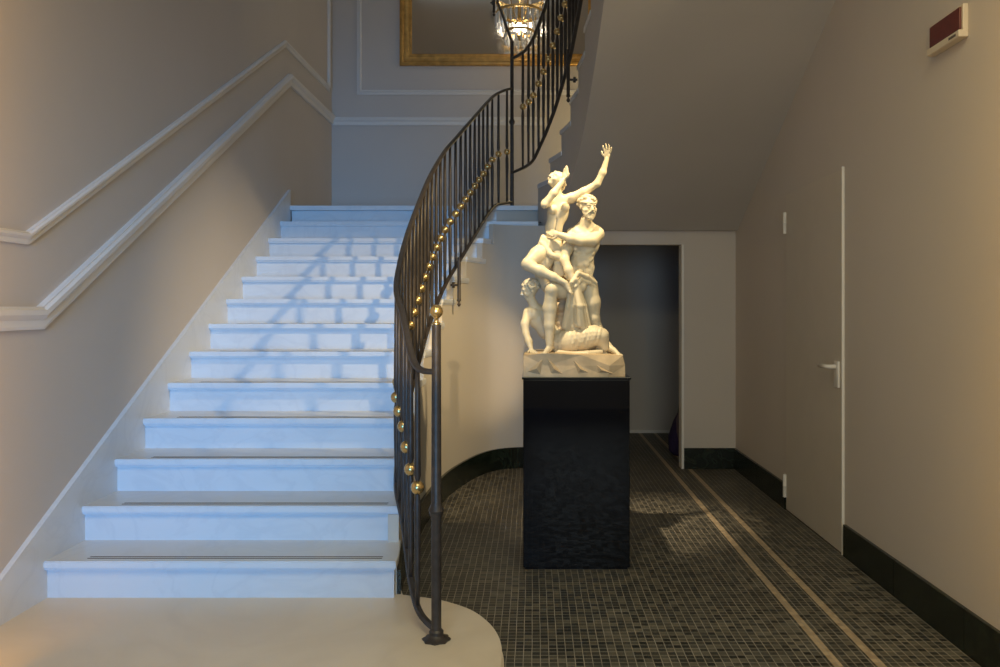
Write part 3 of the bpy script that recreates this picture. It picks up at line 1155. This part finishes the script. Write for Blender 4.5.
# ------------------------------------------------------------ woman seated high on the rock, one arm raised
C = Clay(*bounds(516, 620, 138, 312, -46, 26), 0.62)
C.ell(v3(558, 211, 0), (11.0, 7.4, 14), k=3)
C.ell(v3(554, 229, 0), (8.6, 6.6, 12), k=6)
C.ell(v3(550, 246, 0), (11.5, 9.0, 9.5), k=5)
C.cap(v3(549, 201, -2), v3(571, 198, 2), 4.8, 4.8, 4)
C.cap(v3(559, 199, 0), v3(556, 187, -2), 4.7, 4.1, 3)
C.ell(v3(552.5, 210.5, -6.6), (4.5, 4.2, 4.6), k=1.6); C.ell(v3(565, 208, -6.2), (4.5, 4.2, 4.6), k=1.6)
C.cap(v3(556.5, 219, -6.1), v3(553.2, 236, -6.0), .7, .6, 1.0, carve=True)
C.ell(v3(552.8, 233, -7.2), (.9, 1.2, 1.1), k=.6, carve=True)
# raised arm
C.ell(v3(571, 198, 1), (5.0, 4.8, 5.0), k=2.5)
C.chain([v3(571, 198, 1), v3(584, 192, -1), v3(597, 184, -3)], [4.7, 4.4, 3.3], 2)
C.chain([v3(597, 184, -3), v3(602.5, 173, -4), v3(606.5, 159.5, -5)], [3.5, 3.4, 2.2], 2)
hand(C, v3(606.5, 159.5, -5), (.08, -.1, 1), (-.5, -.85, -.1), 8.2, curl=.35, spread=.26, thumb=1)
# other arm, bent up beside her face
C.ell(v3(549, 202, -3), (4.8, 4.8, 5.0), k=2.5)
C.chain([v3(549, 202, -4), v3(545.5, 205, -13), v3(544.5, 207, -20)], [4.6, 4.3, 3.4], 2)
C.chain([v3(544.5, 207, -20), v3(553, 196, -20), v3(563, 182.5, -17)], [3.5, 3.7, 2.3], 2)
hand(C, v3(563, 182.5, -17), (.28, .1, 1), (-.6, -.75, .1), 8.0, curl=.3, spread=.18, thumb=-1)
# legs: the near one bent across, the far one hanging behind
C.chain([v3(546, 249, -3), v3(537, 256, -12), v3(528, 264, -20)], [9.2, 7.8, 5.6], 3)
C.ell(v3(527, 265, -21), (4.9, 4.8, 5.0), k=2)
C.chain([v3(527, 266, -21), v3(540, 272, -24), v3(553, 278, -26), v3(563, 283, -27)], [5.0, 5.5, 4.0, 2.8], 2.5)
foot(C, v3(565, 284, -27), v3(573, 293, -29), 5.8, up=(.7, -.3, .7))
C.chain([v3(555, 250, 1), v3(545, 262, -6), v3(540, 274, -9)], [8.6, 7.2, 5.2], 3)
C.chain([v3(540, 274, -9), v3(546, 286, -4), v3(553, 299, -1)], [4.8, 4.8, 3.0], 2.5)
wc_ = v3(556, 180.5, -3)
wf = (-.62, -.62, .48)
head(C, wc_, wf, (.35, .1, .93), 9.4)
woman = place(C, 'seated_woman')
f, u, r = frame(wf, (.35, .1, .93))
C = Clay(*bounds(538, 582, 160, 206, -20, 16), 0.55)
C.ell(wc_ + u * 3.0 - f * 2.0, (7.3, 8.0, 7.0), (r, f, u), 1)
for i in range(13):
    a = (i - 6) / 6
    p0 = wc_ + f * (6.2 - 1.5 * a * a) + u * (6.2 - 1.2 * a * a) + r * a * 2.5
    p1 = wc_ + r * a * 7.4 + u * (8.0 - 4.5 * a * a) - f * 2
    p2 = wc_ + r * a * 6.6 - f * 8.2 + u * (2.2 - 2 * a * a)
    p3 = wc_ + r * a * 2.2 - f * 10.0 - u * 2.0
    C.chain([p0, p1, p2, p3], [.8, 1.15, 1.2, 1.0], .35)
C.ell(wc_ - f * 10.4 - u * 1.8, (3.6, 3.4, 3.4), k=.8)
C.chain([wc_ - f * 10.5 - u * 3, wc_ - f * 11 - u * 9, wc_ - f * 9.5 - u * 15], [2.4, 2.2, 1.0], .8)
C.chain([wc_ - f * 9 - u * 3 + r * 2, wc_ - f * 9 - u * 9 + r * 3.4, wc_ - f * 8 - u * 14 + r * 2.6], [1.8, 1.6, .8], .6)
place(C, 'hair', parent=woman)
C = Clay(*bounds(526, 582, 226, 292, -34, 24), 0.62)
for i in range(9):                                                    # cloth folds round hip and thigh
    t = i / 8
    C.chain([v3(562 - 2 * t, 238 + 8 * t, 4), v3(559 - t, 243 + 6.5 * t, -7), v3(550 - 3 * t, 241 + 10 * t, -10.5 - 1.5 * t), v3(543 - 5 * t, 237 + 14 * t, -7 - 4 * t), v3(544 - 6 * t, 236 + 13 * t, 3)], [1.3, 1.7, 1.9, 1.6, 1.2], 1.8)
for i in range(6):
    t = i / 5
    C.chain([v3(541 + 4 * t, 243 + 3 * t, -11), v3(549 + 3 * t, 254 + 2.5 * t, -14), v3(558 + 3 * t, 259 - 1 * t, -12), v3(567 + t, 254 - 3 * t, -5)], [1.4, 1.9, 1.9, 1.4], 1.6)
for i in range(6):
    t = i / 5
    C.chain([v3(556 + 5 * t, 252, -10), v3(556 + 6 * t, 264, -9), v3(554 + 9 * t, 276 + 2 * math.sin(5 * t), -7)], [1.8, 2.1, 2.0], 1.5)
C.ell(v3(551, 247, 0), (12.4, 9.8, 9.0), k=1.5)
place(C, 'drapery', parent=woman)

# ------------------------------------------------------------ youth reclining on the base, wrapped in cloth
C = Clay(*bounds(514, 626, 274, 362, -34, 34), 0.62)
C.ell(v3(539, 318, 4), (11, 8.4, 12), k=3)
C.ell(v3(548, 331, 4), (10.5, 8, 9), k=5)
C.ell(v3(561, 340, 4), (12, 9.5, 10), k=5)
C.cap(v3(529, 312, 1), v3(548, 309, 8), 5.0, 5.0, 4)
C.cap(v3(536, 309, 3), v3(531, 299, 0), 4.8, 4.3, 3)
C.cap(v3(541, 309, -3.5), v3(545, 331, -4.2), .8, .7, 2.0, carve=True)                       # spine
C.ell(v3(534, 314, -3), (4.6, 3.0, 5.2), k=2); C.ell(v3(547, 312, 0), (4.2, 3.0, 5.2), k=2)     # shoulder blades
# propping arm
C.chain([v3(528, 313, 0), v3(525, 324, -5), v3(526, 333, -8)], [4.7, 4.2, 3.2], 2)
C.chain([v3(526, 333, -8), v3(529, 341, -12), v3(531, 348, -15)], [3.3, 3.3, 2.3], 2)
hand(C, v3(531, 348.5, -15), (.3, -.9, -.3), (0, .3, -1), 6.8, curl=.4, thumb=1)
# far arm resting along the hip
C.chain([v3(548, 310, 9), v3(557, 317, 12), v3(563, 325, 10)], [4.6, 4.1, 3.2], 2)
C.chain([v3(563, 325, 10), v3(570, 328, 6), v3(577, 329, 1)], [3.2, 3.2, 2.3], 2)
hand(C, v3(577, 329, 1), (1, -.2, -.2), (0, .3, -1), 6.6, curl=.5, thumb=-1)
# legs
C.chain([v3(563, 341, 0), v3(579, 334, -8), v3(594, 331, -14)], [9.6, 8.4, 6.0], 3)
C.chain([v3(594, 331, -14), v3(598, 341, -13), v3(600, 350, -12)], [5.4, 5.0, 3.2], 2.5)
foot(C, v3(601, 351, -12), v3(611, 353.5, -19), 6.0)
C.chain([v3(566, 343, 8), v3(584, 342, 12), v3(600, 341, 12)], [9.2, 7.8, 5.6], 3)
C.chain([v3(600, 341, 12), v3(607, 346, 5), v3(613, 350, -2)], [5.2, 4.6, 3.0], 2.5)
foot(C, v3(614, 350, -3), v3(620, 352.5, -11), 5.8)
yc = v3(530.5, 290, -2)
yf = (-.93, -.12, -.34)
head(C, yc, yf, (-.05, -.15, .98), 10.0)
youth = place(C, 'reclining_youth')
f, u, r = frame(yf, (-.05, -.15, .98))
C = Clay(*bounds(514, 548, 272, 304, -18, 16), 0.55)
C.ell(yc + u * 3.2 - f * 2.1, (7.8, 8.5, 7.3), (r, f, u), 1)
rng = random.Random(5)
for i in range(110):
    a = rng.uniform(0, 2 * PI); e = rng.uniform(-.45, 1.0)
    dx, dy, dz = math.cos(a) * math.sqrt(1 - e * e), math.sin(a) * math.sqrt(1 - e * e), e
    if (dy > .40 and dz < .5) or (dy > .1 and dz < -.1):
        continue
    C.ell(yc + u * 3.0 - f * 1.8 + r * dx * 7.7 + f * dy * 8.7 + u * dz * 7.4, (1.7, 1.7, 1.5), k=.5)
place(C, 'hair', parent=youth)
C = Clay(*bounds(546, 622, 314, 366, -42, 34), 0.62)
ax_ = [v3(559, 343, -2), v3(571, 340.5, -7), v3(584, 338, -11), v3(593, 336, -14), v3(600, 335.5, -16)]
rr_ = [10.5, 11.5, 11.2, 9.6, 7.6]
C.chain(ax_, rr_, 3)
C.chain([v3(600, 335.5, -16), v3(603, 346, -15)], [7.2, 5.2], 2.5)
C.chain([v3(566, 345, 6), v3(584, 344, 10), v3(600, 345, 11)], [9.5, 8.6, 6.4], 4)
for i in range(11):
    t0 = 0.03 + 0.92 * i / 10
    sl = .34 + .10 * math.sin(i * 2.3)
    pts = []
    for j_ in range(9):
        th = -0.6 + 2.7 * j_ / 8
        t = min(.999, max(0, t0 + sl * (.5 - j_ / 8) * (1 - .3 * t0)))
        q = t * 4; n_ = int(q); fr_ = q - n_
        c_ = ax_[n_] * (1 - fr_) + ax_[n_ + 1] * fr_
        R_ = rr_[n_] * (1 - fr_) + rr_[n_ + 1] * fr_
        pts.append(c_ + R_ * 1.0 * np.array((0, -math.sin(th), math.cos(th))))
    C.chain(pts, [.7, 1.0, 1.2, 1.35, 1.5, 1.5, 1.4, 1.2, .8], 1.2)
for i in range(4):                                                    # pooled hem
    t = i / 3
    C.chain([v3(556, 350 + 1.2 * t, -16 - 2 * t), v3(570, 352 + t, -24 - 2 * t), v3(586, 351 + 1.4 * t, -26 - 2 * t), v3(600, 350 + t, -20 - t)], [1.3, 1.8, 1.8, 1.3], 1.0)
place(C, 'drapery', parent=youth)

# ------------------------------------------------------------ rock
C = Clay(*bounds(538, 596, 236, 366, -20, 40), 0.8)
rng = random.Random(21)
for i in range(26):
    t = i / 25
    y = 258 + 100 * t
    wdt = 9 + 6 * t
    C.ell(v3(562 + 4 * t + rng.uniform(-4, 4), y, 12 + rng.uniform(-3, 3)), (wdt * rng.uniform(.7, 1), wdt * rng.uniform(.7, 1), 7 * rng.uniform(.8, 1.3)), k=1.2)
C.ell(v3(553, 259, 7), (11, 8, 6), k=2)
place(C, 'rock_seat', 'rockmarble')

bm = bmesh.new()
rng = random.Random(9)
out0 = [(-50, -44), (-28, -46.5), (6, -47.5), (30, -46), (47, -39), (49, -10), (46, 26), (34, 41), (4, 45), (-30, 43), (-48, 30), (-50.5, -6)]
rows = []
for z, g in ((0.0, 1.0), (10.5, 0.995), (20.5, 0.985)):
    row = []
    for i, (x, y) in enumerate(out0):
        zz_ = z
        if z > 15:
            zz_ = 21.5 + rng.uniform(-1.6, 1.6) - (3 if x > 40 else 0) - (2.0 if y < -40 and x > 20 else 0)
        jx, jy = (rng.uniform(-1.8, 1.8), rng.uniform(-2.4, 2.4)) if z > 0 else (0, 0)
        row.append(bm.verts.new(SC + Vector(((x * g + jx) * SP, (y * g + jy) * SP, zz_ * SP))))
    rows.append(row)
for A, B in zip(rows[:-1], rows[1:]):
    for i in range(len(A)):
        j = (i + 1) % len(A)
        if i % 2:
            bm.faces.new((A[i], A[j], B[j])); bm.faces.new((A[i], B[j], B[i]))
        else:
            bm.faces.new((A[i], A[j], B[i])); bm.faces.new((A[j], B[j], B[i]))
bm.faces.new(rows[0][::-1])
cv = bm.verts.new(SC + Vector((0, 0, 22 * SP)))
for i in range(len(rows[-1])):
    bm.faces.new((rows[-1][i], rows[-1][(i + 1) % len(rows[-1])], cv))
# chisel facets: wedges standing on the front face
for (xa, za, xb, zb, xc, zc) in ((-28, 18.5, -11, 1.5, -24, 3), (-4, 17.5, 14, 3.0, 1, 2.5), (-46, 5, -32, 17, -34, 2), (16, 14, 36, 2.5, 20, 3.5)):
    a, b, c = (SC + Vector((x * SP, (-46.4 + .02 * abs(x)) * SP, z * SP)) for x, z in ((xa, za), (xb, zb), (xc, zc)))
    ctr = (a + b + c) / 3 + Vector((0, -4.2 * SP, 0))
    va, vb_, vc_, vd = [bm.verts.new(q) for q in (a, b, c, ctr)]
    back = bm.verts.new((a + b + c) / 3 + Vector((0, 3 * SP, 0)))
    for p_, q_ in ((va, vb_), (vb_, vc_), (vc_, va)):
        bm.faces.new((p_, q_, vd)); bm.faces.new((q_, p_, back))
obj('rock_base', bm, M['rockmarble'], ST_)
# ================================================================== pedestal
PB0, PB1 = 1.172, 1.322
bm = bmesh.new()
add_box(bm, (-11.5 * U, PB0 * D1, 0.012), (113.5 * U, PB1 * D1, Z(-84)), 0.003)
ped = obj('pedestal', bm, M['black'])
tag(ped, 'glossy black square pedestal carrying the marble sculpture', 'pedestal')
bm = bmesh.new()
add_box(bm, (-13 * U, PB0 * D1 - .005, Z(-84)), (115 * U, PB1 * D1 + .005, Z(-81)), 0.003)
obj('cap_slab', bm, M['black'], ped)
bm = bmesh.new()
add_box(bm, (-9 * U, PB0 * D1 + .008, 0), (111 * U, PB1 * D1 - .008, 0.012))
obj('foot', bm, M['black'], ped)

# ================================================================== gilt framed mirror on the landing wall
yb = RB * D1
fx0, fx1, fz0, fz1 = -327 * U, 165 * U, Z(595), Z(985)
FR = thing('framed_mirror', 'large gilt framed mirror high on the landing wall', 'mirror', ((fx0 + fx1) / 2, yb, fz0))
bm = bmesh.new()
prof = [(0, 0), (0, .030), (.012, .042), (.030, .045), (.046, .034), (.058, .038), (.086, .030), (.100, .018), (.118, .020), (.130, .010), (.130, 0)]
rings = []
for sx, sz in ((0, 0), (1, 0), (1, 1), (0, 1)):
    ring = []
    for a, d in prof:
        x = fx0 + a if sx == 0 else fx1 - a
        z = fz0 + a if sz == 0 else fz1 - a
        ring.append(bm.verts.new((x, yb - d, z)))
    rings.append(ring)
for i in range(4):
    A, B = rings[i], rings[(i + 1) % 4]
    for j in range(len(prof) - 1):
        bm.faces.new((A[j], A[j + 1], B[j + 1], B[j]))
obj('frame', bm, M['gilt'], FR, smooth='auto')
bm = bmesh.new()
add_box(bm, (fx0 + .10, yb - .012, fz0 + .10), (fx1 - .10, yb - .004, fz1 - .10))
obj('mirror_glass', bm, M['mirror'], FR)

# ================================================================== chandelier
cc = W(2.27, -30, 0)
CU = 14
CH = thing('chandelier', 'crystal chandelier with gilt rings hanging in front of the mirror', 'chandelier', (cc.x, cc.y, Z(582)))
GOLD = M['brass']


def ring(name, h, rad, hh, par=CH):
    bm = bmesh.new()
    n = 40
    r1, r0 = rad * U, rad * U - .008
    v = []
    for j in range(n):
        a = 2 * PI * j / n
        v.append([bm.verts.new((cc.x + rr * math.cos(a), cc.y + rr * math.sin(a), Z(h + CU) + z)) for rr, z in ((r1, -hh), (r1 + .006, 0), (r1, hh), (r0, hh), (r0, -hh))])
    for j in range(n):
        A, B = v[j], v[(j + 1) % n]
        for q in range(5):
            w = (q + 1) % 5
            bm.faces.new((A[q], A[w], B[w], B[q]))
    return obj(name, bm, GOLD, par, smooth='auto')


for h, rad, hh in ((690, 60, .022), (655, 54, .012), (612, 33, .012)):
    ring('ring', h, rad, hh)
bm = bmesh.new()
add_lathe(bm, (cc.x, cc.y, 0), [(0, Z(592+CU)), (.03, Z(595+CU)), (.05, Z(602+CU)), (.02, Z(612+CU)), (.014, Z(640+CU)), (.03, Z(660+CU)), (.012, Z(680+CU)), (.012, Z(800)), (.05, Z(806)), (.05, Z(812)), (.01, Z(818)), (.008, TOPZ - .04), (.07, TOPZ - .03), (.07, TOPZ)], 14)
obj('stem', bm, GOLD, CH, smooth='auto')
for j in range(8):
    a = 2 * PI * (j + .5) / 8
    pts = []
    for t in range(9):
        s = t / 8
        rr = (8 + 52 * s)
        hh = 640 + 50 * s - 60 * math.sin(PI * s) * .35
        pts.append((cc.x + rr * U * math.cos(a), cc.y + rr * U * math.sin(a), Z(hh + CU)))
    bm = bmesh.new()
    add_tube(bm, pts, .006, 6)
    arm = obj('arm', bm, GOLD, CH, smooth=True)
    ex, ey, ez = pts[-1]
    bm = bmesh.new()
    add_lathe(bm, (ex, ey, ez), [(.0, -.005), (.028, .004), (.03, .012), (.011, .014), (.011, .075), (0, .077)], 10)
    obj('candle_sleeve', bm, M['trim'], arm, smooth='auto')
    bm = bmesh.new()
    add_lathe(bm, (ex, ey, ez), [(.006, .077), (.012, .094), (.011, .108), (.005, .128), (0, .138)], 8)
    obj('bulb', bm, M['bulb'], arm, smooth=True)


def crystal(h, rad, a, L_, w):
    """a faceted prism hung from a ring"""
    bm = bmesh.new()
    c = Vector((cc.x + rad * U * math.cos(a), cc.y + rad * U * math.sin(a), Z(h + CU)))
    add_lathe(bm, c, [(0, 0), (w * .5, -.008), (w, -.02), (w, -L_ + .025), (0, -L_)], 6)
    return obj('crystal_prism', bm, M['crystal'], CH)


for j in range(26):
    crystal(652, 54, 2 * PI * j / 26, 0.135, 0.0125)
for j in range(16):
    crystal(609, 33, 2 * PI * (j + .3) / 16, 0.115, 0.0125)
for j in range(24):
    crystal(688, 60, 2 * PI * (j + .5) / 24, 0.085, 0.0085)
for j in range(6):
    crystal(598, 11, 2 * PI * j / 6, 0.075, 0.014)
# a lit bulb low in the basket, seen through the prisms
bm = bmesh.new()
for a in (0.4, 2.5, 4.6):
    add_lathe(bm, (cc.x + .05 * math.cos(a), cc.y + .05 * math.sin(a), Z(622 + CU)), ball_prof(.026, 6, 1.4), 10)
obj('basket_bulbs', bm, M['bulb'], CH, smooth=True)

# ================================================================== lit-sign box on the right wall
SG = thing('exit_sign_box', 'cream emergency sign box with dark red screen high on right wall', 'sign', (XR * U, .93 * D1, Z(243)))
sa, sb, s0, s1 = .888 * D1, .960 * D1, Z(242), Z(271)
xx = XR * U
bm = bmesh.new()
add_box(bm, (xx - .022, sa, s0), (xx, sb, s1), .004)
obj('housing', bm, M['plastic'], SG)
bm = bmesh.new()
add_box(bm, (xx - .030, sa + .012, s0 + .030), (xx - .020, sb - .003, s1 - .010), .003)
obj('screen', bm, M['red'], SG, label='dark red screen')
bm = bmesh.new()
add_box(bm, (xx - .040, sa - .002, s0 - .004), (xx - .001, sb, s0 + .024), .004)
rail = obj('lower_ledge', bm, M['plastic'], SG)
bm = bmesh.new()
add_box(bm, (xx - .0415, sa + .02, s0 + .004), (xx - .0395, sa + .075, s0 + .014), .001)
obj('indicator_window', bm, M['strip'], rail)

# ================================================================== bag leaning in the alcove
bx, by = 316 * U, 2.10 * D1
BK = 1.13
BG = thing('bag', 'dark violet bag with teal top leaning inside the unlit alcove', 'bag', (bx, by, 0))
bm = bmesh.new()


def bag_loft(bm, secs):
    rings = []
    for z, cx, cy, wx_, wy in secs:
        rg = []
        for j in range(16):
            a = 2 * PI * j / 16
            ca, sa_ = math.cos(a), math.sin(a)
            rg.append(bm.verts.new((cx + wx_ * abs(ca) ** .7 * (1 if ca >= 0 else -1), cy + wy * abs(sa_) ** .7 * (1 if sa_ >= 0 else -1), z * BK)))
        rings.append(rg)
    for A, B in zip(rings[:-1], rings[1:]):
        for j in range(16):
            k = (j + 1) % 16
            bm.faces.new((A[j], A[k], B[k], B[j]))
    bm.faces.new(rings[0][::-1]); bm.faces.new(rings[-1])


bag_loft(bm, [(0.0, bx, by, .10, .11), (.03, bx - .005, by, .125, .13), (.14, bx - .005, by, .13, .135), (.26, bx + .01, by, .10, .11), (.34, bx + .025, by, .07, .09)])
obj('body', bm, M['bag'], BG, smooth='auto')
bm = bmesh.new()
bag_loft(bm, [(.33, bx + .025, by, .075, .095), (.40, bx + .03, by, .07, .09), (.455, bx + .03, by, .055, .07), (.475, bx + .03, by, .03, .04)])
obj('top_flap', bm, M['teal'], BG, smooth='auto')
bm = bmesh.new()
add_sweep(bm, [(bx - .045, by - .09, .40), (bx - .075, by - .112, .33), (bx - .075, by - .135, .22), (bx - .05, by - .146, .11)], lambda i: [(-.011, -.003), (.011, -.003), (.011, .003), (-.011, .003)])
obj('strap', bm, M['strap'], BG)

# ================================================================== camera
cam = bpy.data.cameras.new('camera')
cam.sensor_width = 36.0
cam.lens = 36.0 * 0.833
cam.shift_x = -0.033
cam.shift_y = -0.0255
cam.clip_start = 0.05
co = bpy.data.objects.new('camera', cam)
COL.objects.link(co)
co.location = (0, 0, H0)
co.rotation_euler = (PI / 2, 0, 0)
sc.camera = co


# ================================================================== light
def aim(o, target):
    d = Vector(target) - o.location
    o.rotation_euler = d.to_track_quat('-Z', 'Y').to_euler()


def light(name, kind, loc, energy, color, target=None, **kw):
    l = bpy.data.lights.new(name, kind)
    l.energy = energy
    l.color = color
    for k, v in kw.items():
        setattr(l, k, v)
    o = bpy.data.objects.new(name, l)
    COL.objects.link(o)
    o.location = loc
    if target is not None:
        aim(o, target)
    return o


WARM = (1.0, 0.76, 0.48)
# cool daylight from the entrance behind the viewer, on the stair's side
light('entrance_daylight', 'AREA', (-1.0, -2.3, 1.4), 20.16, (0.071, 0.429, 1.0), target=(-1.95, 5, 1.2),
      shape='RECTANGLE', size=0.9, size_y=1.9, spread=math.radians(41))
# warm wall-washing lamps just outside the frame on both side walls
light('left_wall_lamp', 'AREA', (XL * U + .34, 2.85, 2.0), 6.76, (1.0, 0.462, 0.0), target=(XL * U, 3.0, 2.0), shape='RECTANGLE', size=.06, size_y=3.6)
light('right_wall_lamp', 'AREA', (XR * U - .38, 2.4, 1.9), 6.2, (1.0, 0.484, 0.0), target=(XR * U, 2.62, 1.9), shape='RECTANGLE', size=.06, size_y=3.4)
# spot under the upper flight, throwing the railing's shadow across the steps
light('soffit_spot', 'SPOT', W(1.06, 300, 476), 403.0, (1.0, 0.754, 0.4), target=W(1.56, -225, -30), spot_size=math.radians(52), spot_blend=0.95, shadow_soft_size=0.03)
# spot on the sculpture
light('sculpture_spot', 'SPOT', (-0.40, 3.45, 4.3), 759.0, (1.0, 0.788, 0.485), target=W(1.245, 46, 84), spot_size=math.radians(21), spot_blend=1.0, shadow_soft_size=0.03)
# large soft overhead fill, added above the viewer for ambient light
light('hall_fill', 'AREA', (0.25, 0.9, 3.5), 68.8, (1.0, 0.93, 0.593), target=(0.25, 0.9, 0), shape='RECTANGLE', size=2.4, size_y=1.8)
# spot in the hall behind the viewer, throwing the newel's shadow on to the curved wall
light('hall_spot', 'SPOT', (-0.02, -1.7, 2.0), 1380.0, (1.0, 0.733, 0.4), target=W(1.63, -112, -75), spot_size=math.radians(8.5), spot_blend=0.8, shadow_soft_size=0.02)
# soft cool fill added behind the viewer to lift the corridor side
light('entrance_fill', 'AREA', (0.6, -2.3, 1.6), 10.12, (0.818, 0.955, 1.0), target=(1.15, 5, 1.7), shape='RECTANGLE', size=1.3, size_y=2.2, spread=math.radians(75))
# warm lamp on the landing, beside the upper flight
light('landing_lamp', 'POINT', W(2.25, 190, 420), 12.6, (1.0, 0.771, 0.357), shadow_soft_size=0.1)
# unseen cool area light below the stairwell ceiling
light('stairwell_light', 'AREA', (-0.6, 6.3, 6.1), 7.2, (0.8, 0.933, 1.0), target=(-0.6, 6.5, 0), shape='RECTANGLE', size=2.2, size_y=2.2)

w = bpy.data.worlds.new('world')
sc.world = w
w.use_nodes = True
bg = w.node_tree.nodes['Background']
bg.inputs['Color'].default_value = (0.75, 0.8, 0.9, 1)
bg.inputs['Strength'].default_value = 0.03

sc.view_settings.view_transform = 'Standard'
sc.view_settings.look = 'None'
sc.view_settings.exposure = 0.0
sc.view_settings.gamma = 1.0
sc.view_settings.use_curve_mapping = False
sc.cycles.use_denoising = True
sc.cycles.max_bounces = 8
sc.cycles.sample_clamp_indirect = 6.0
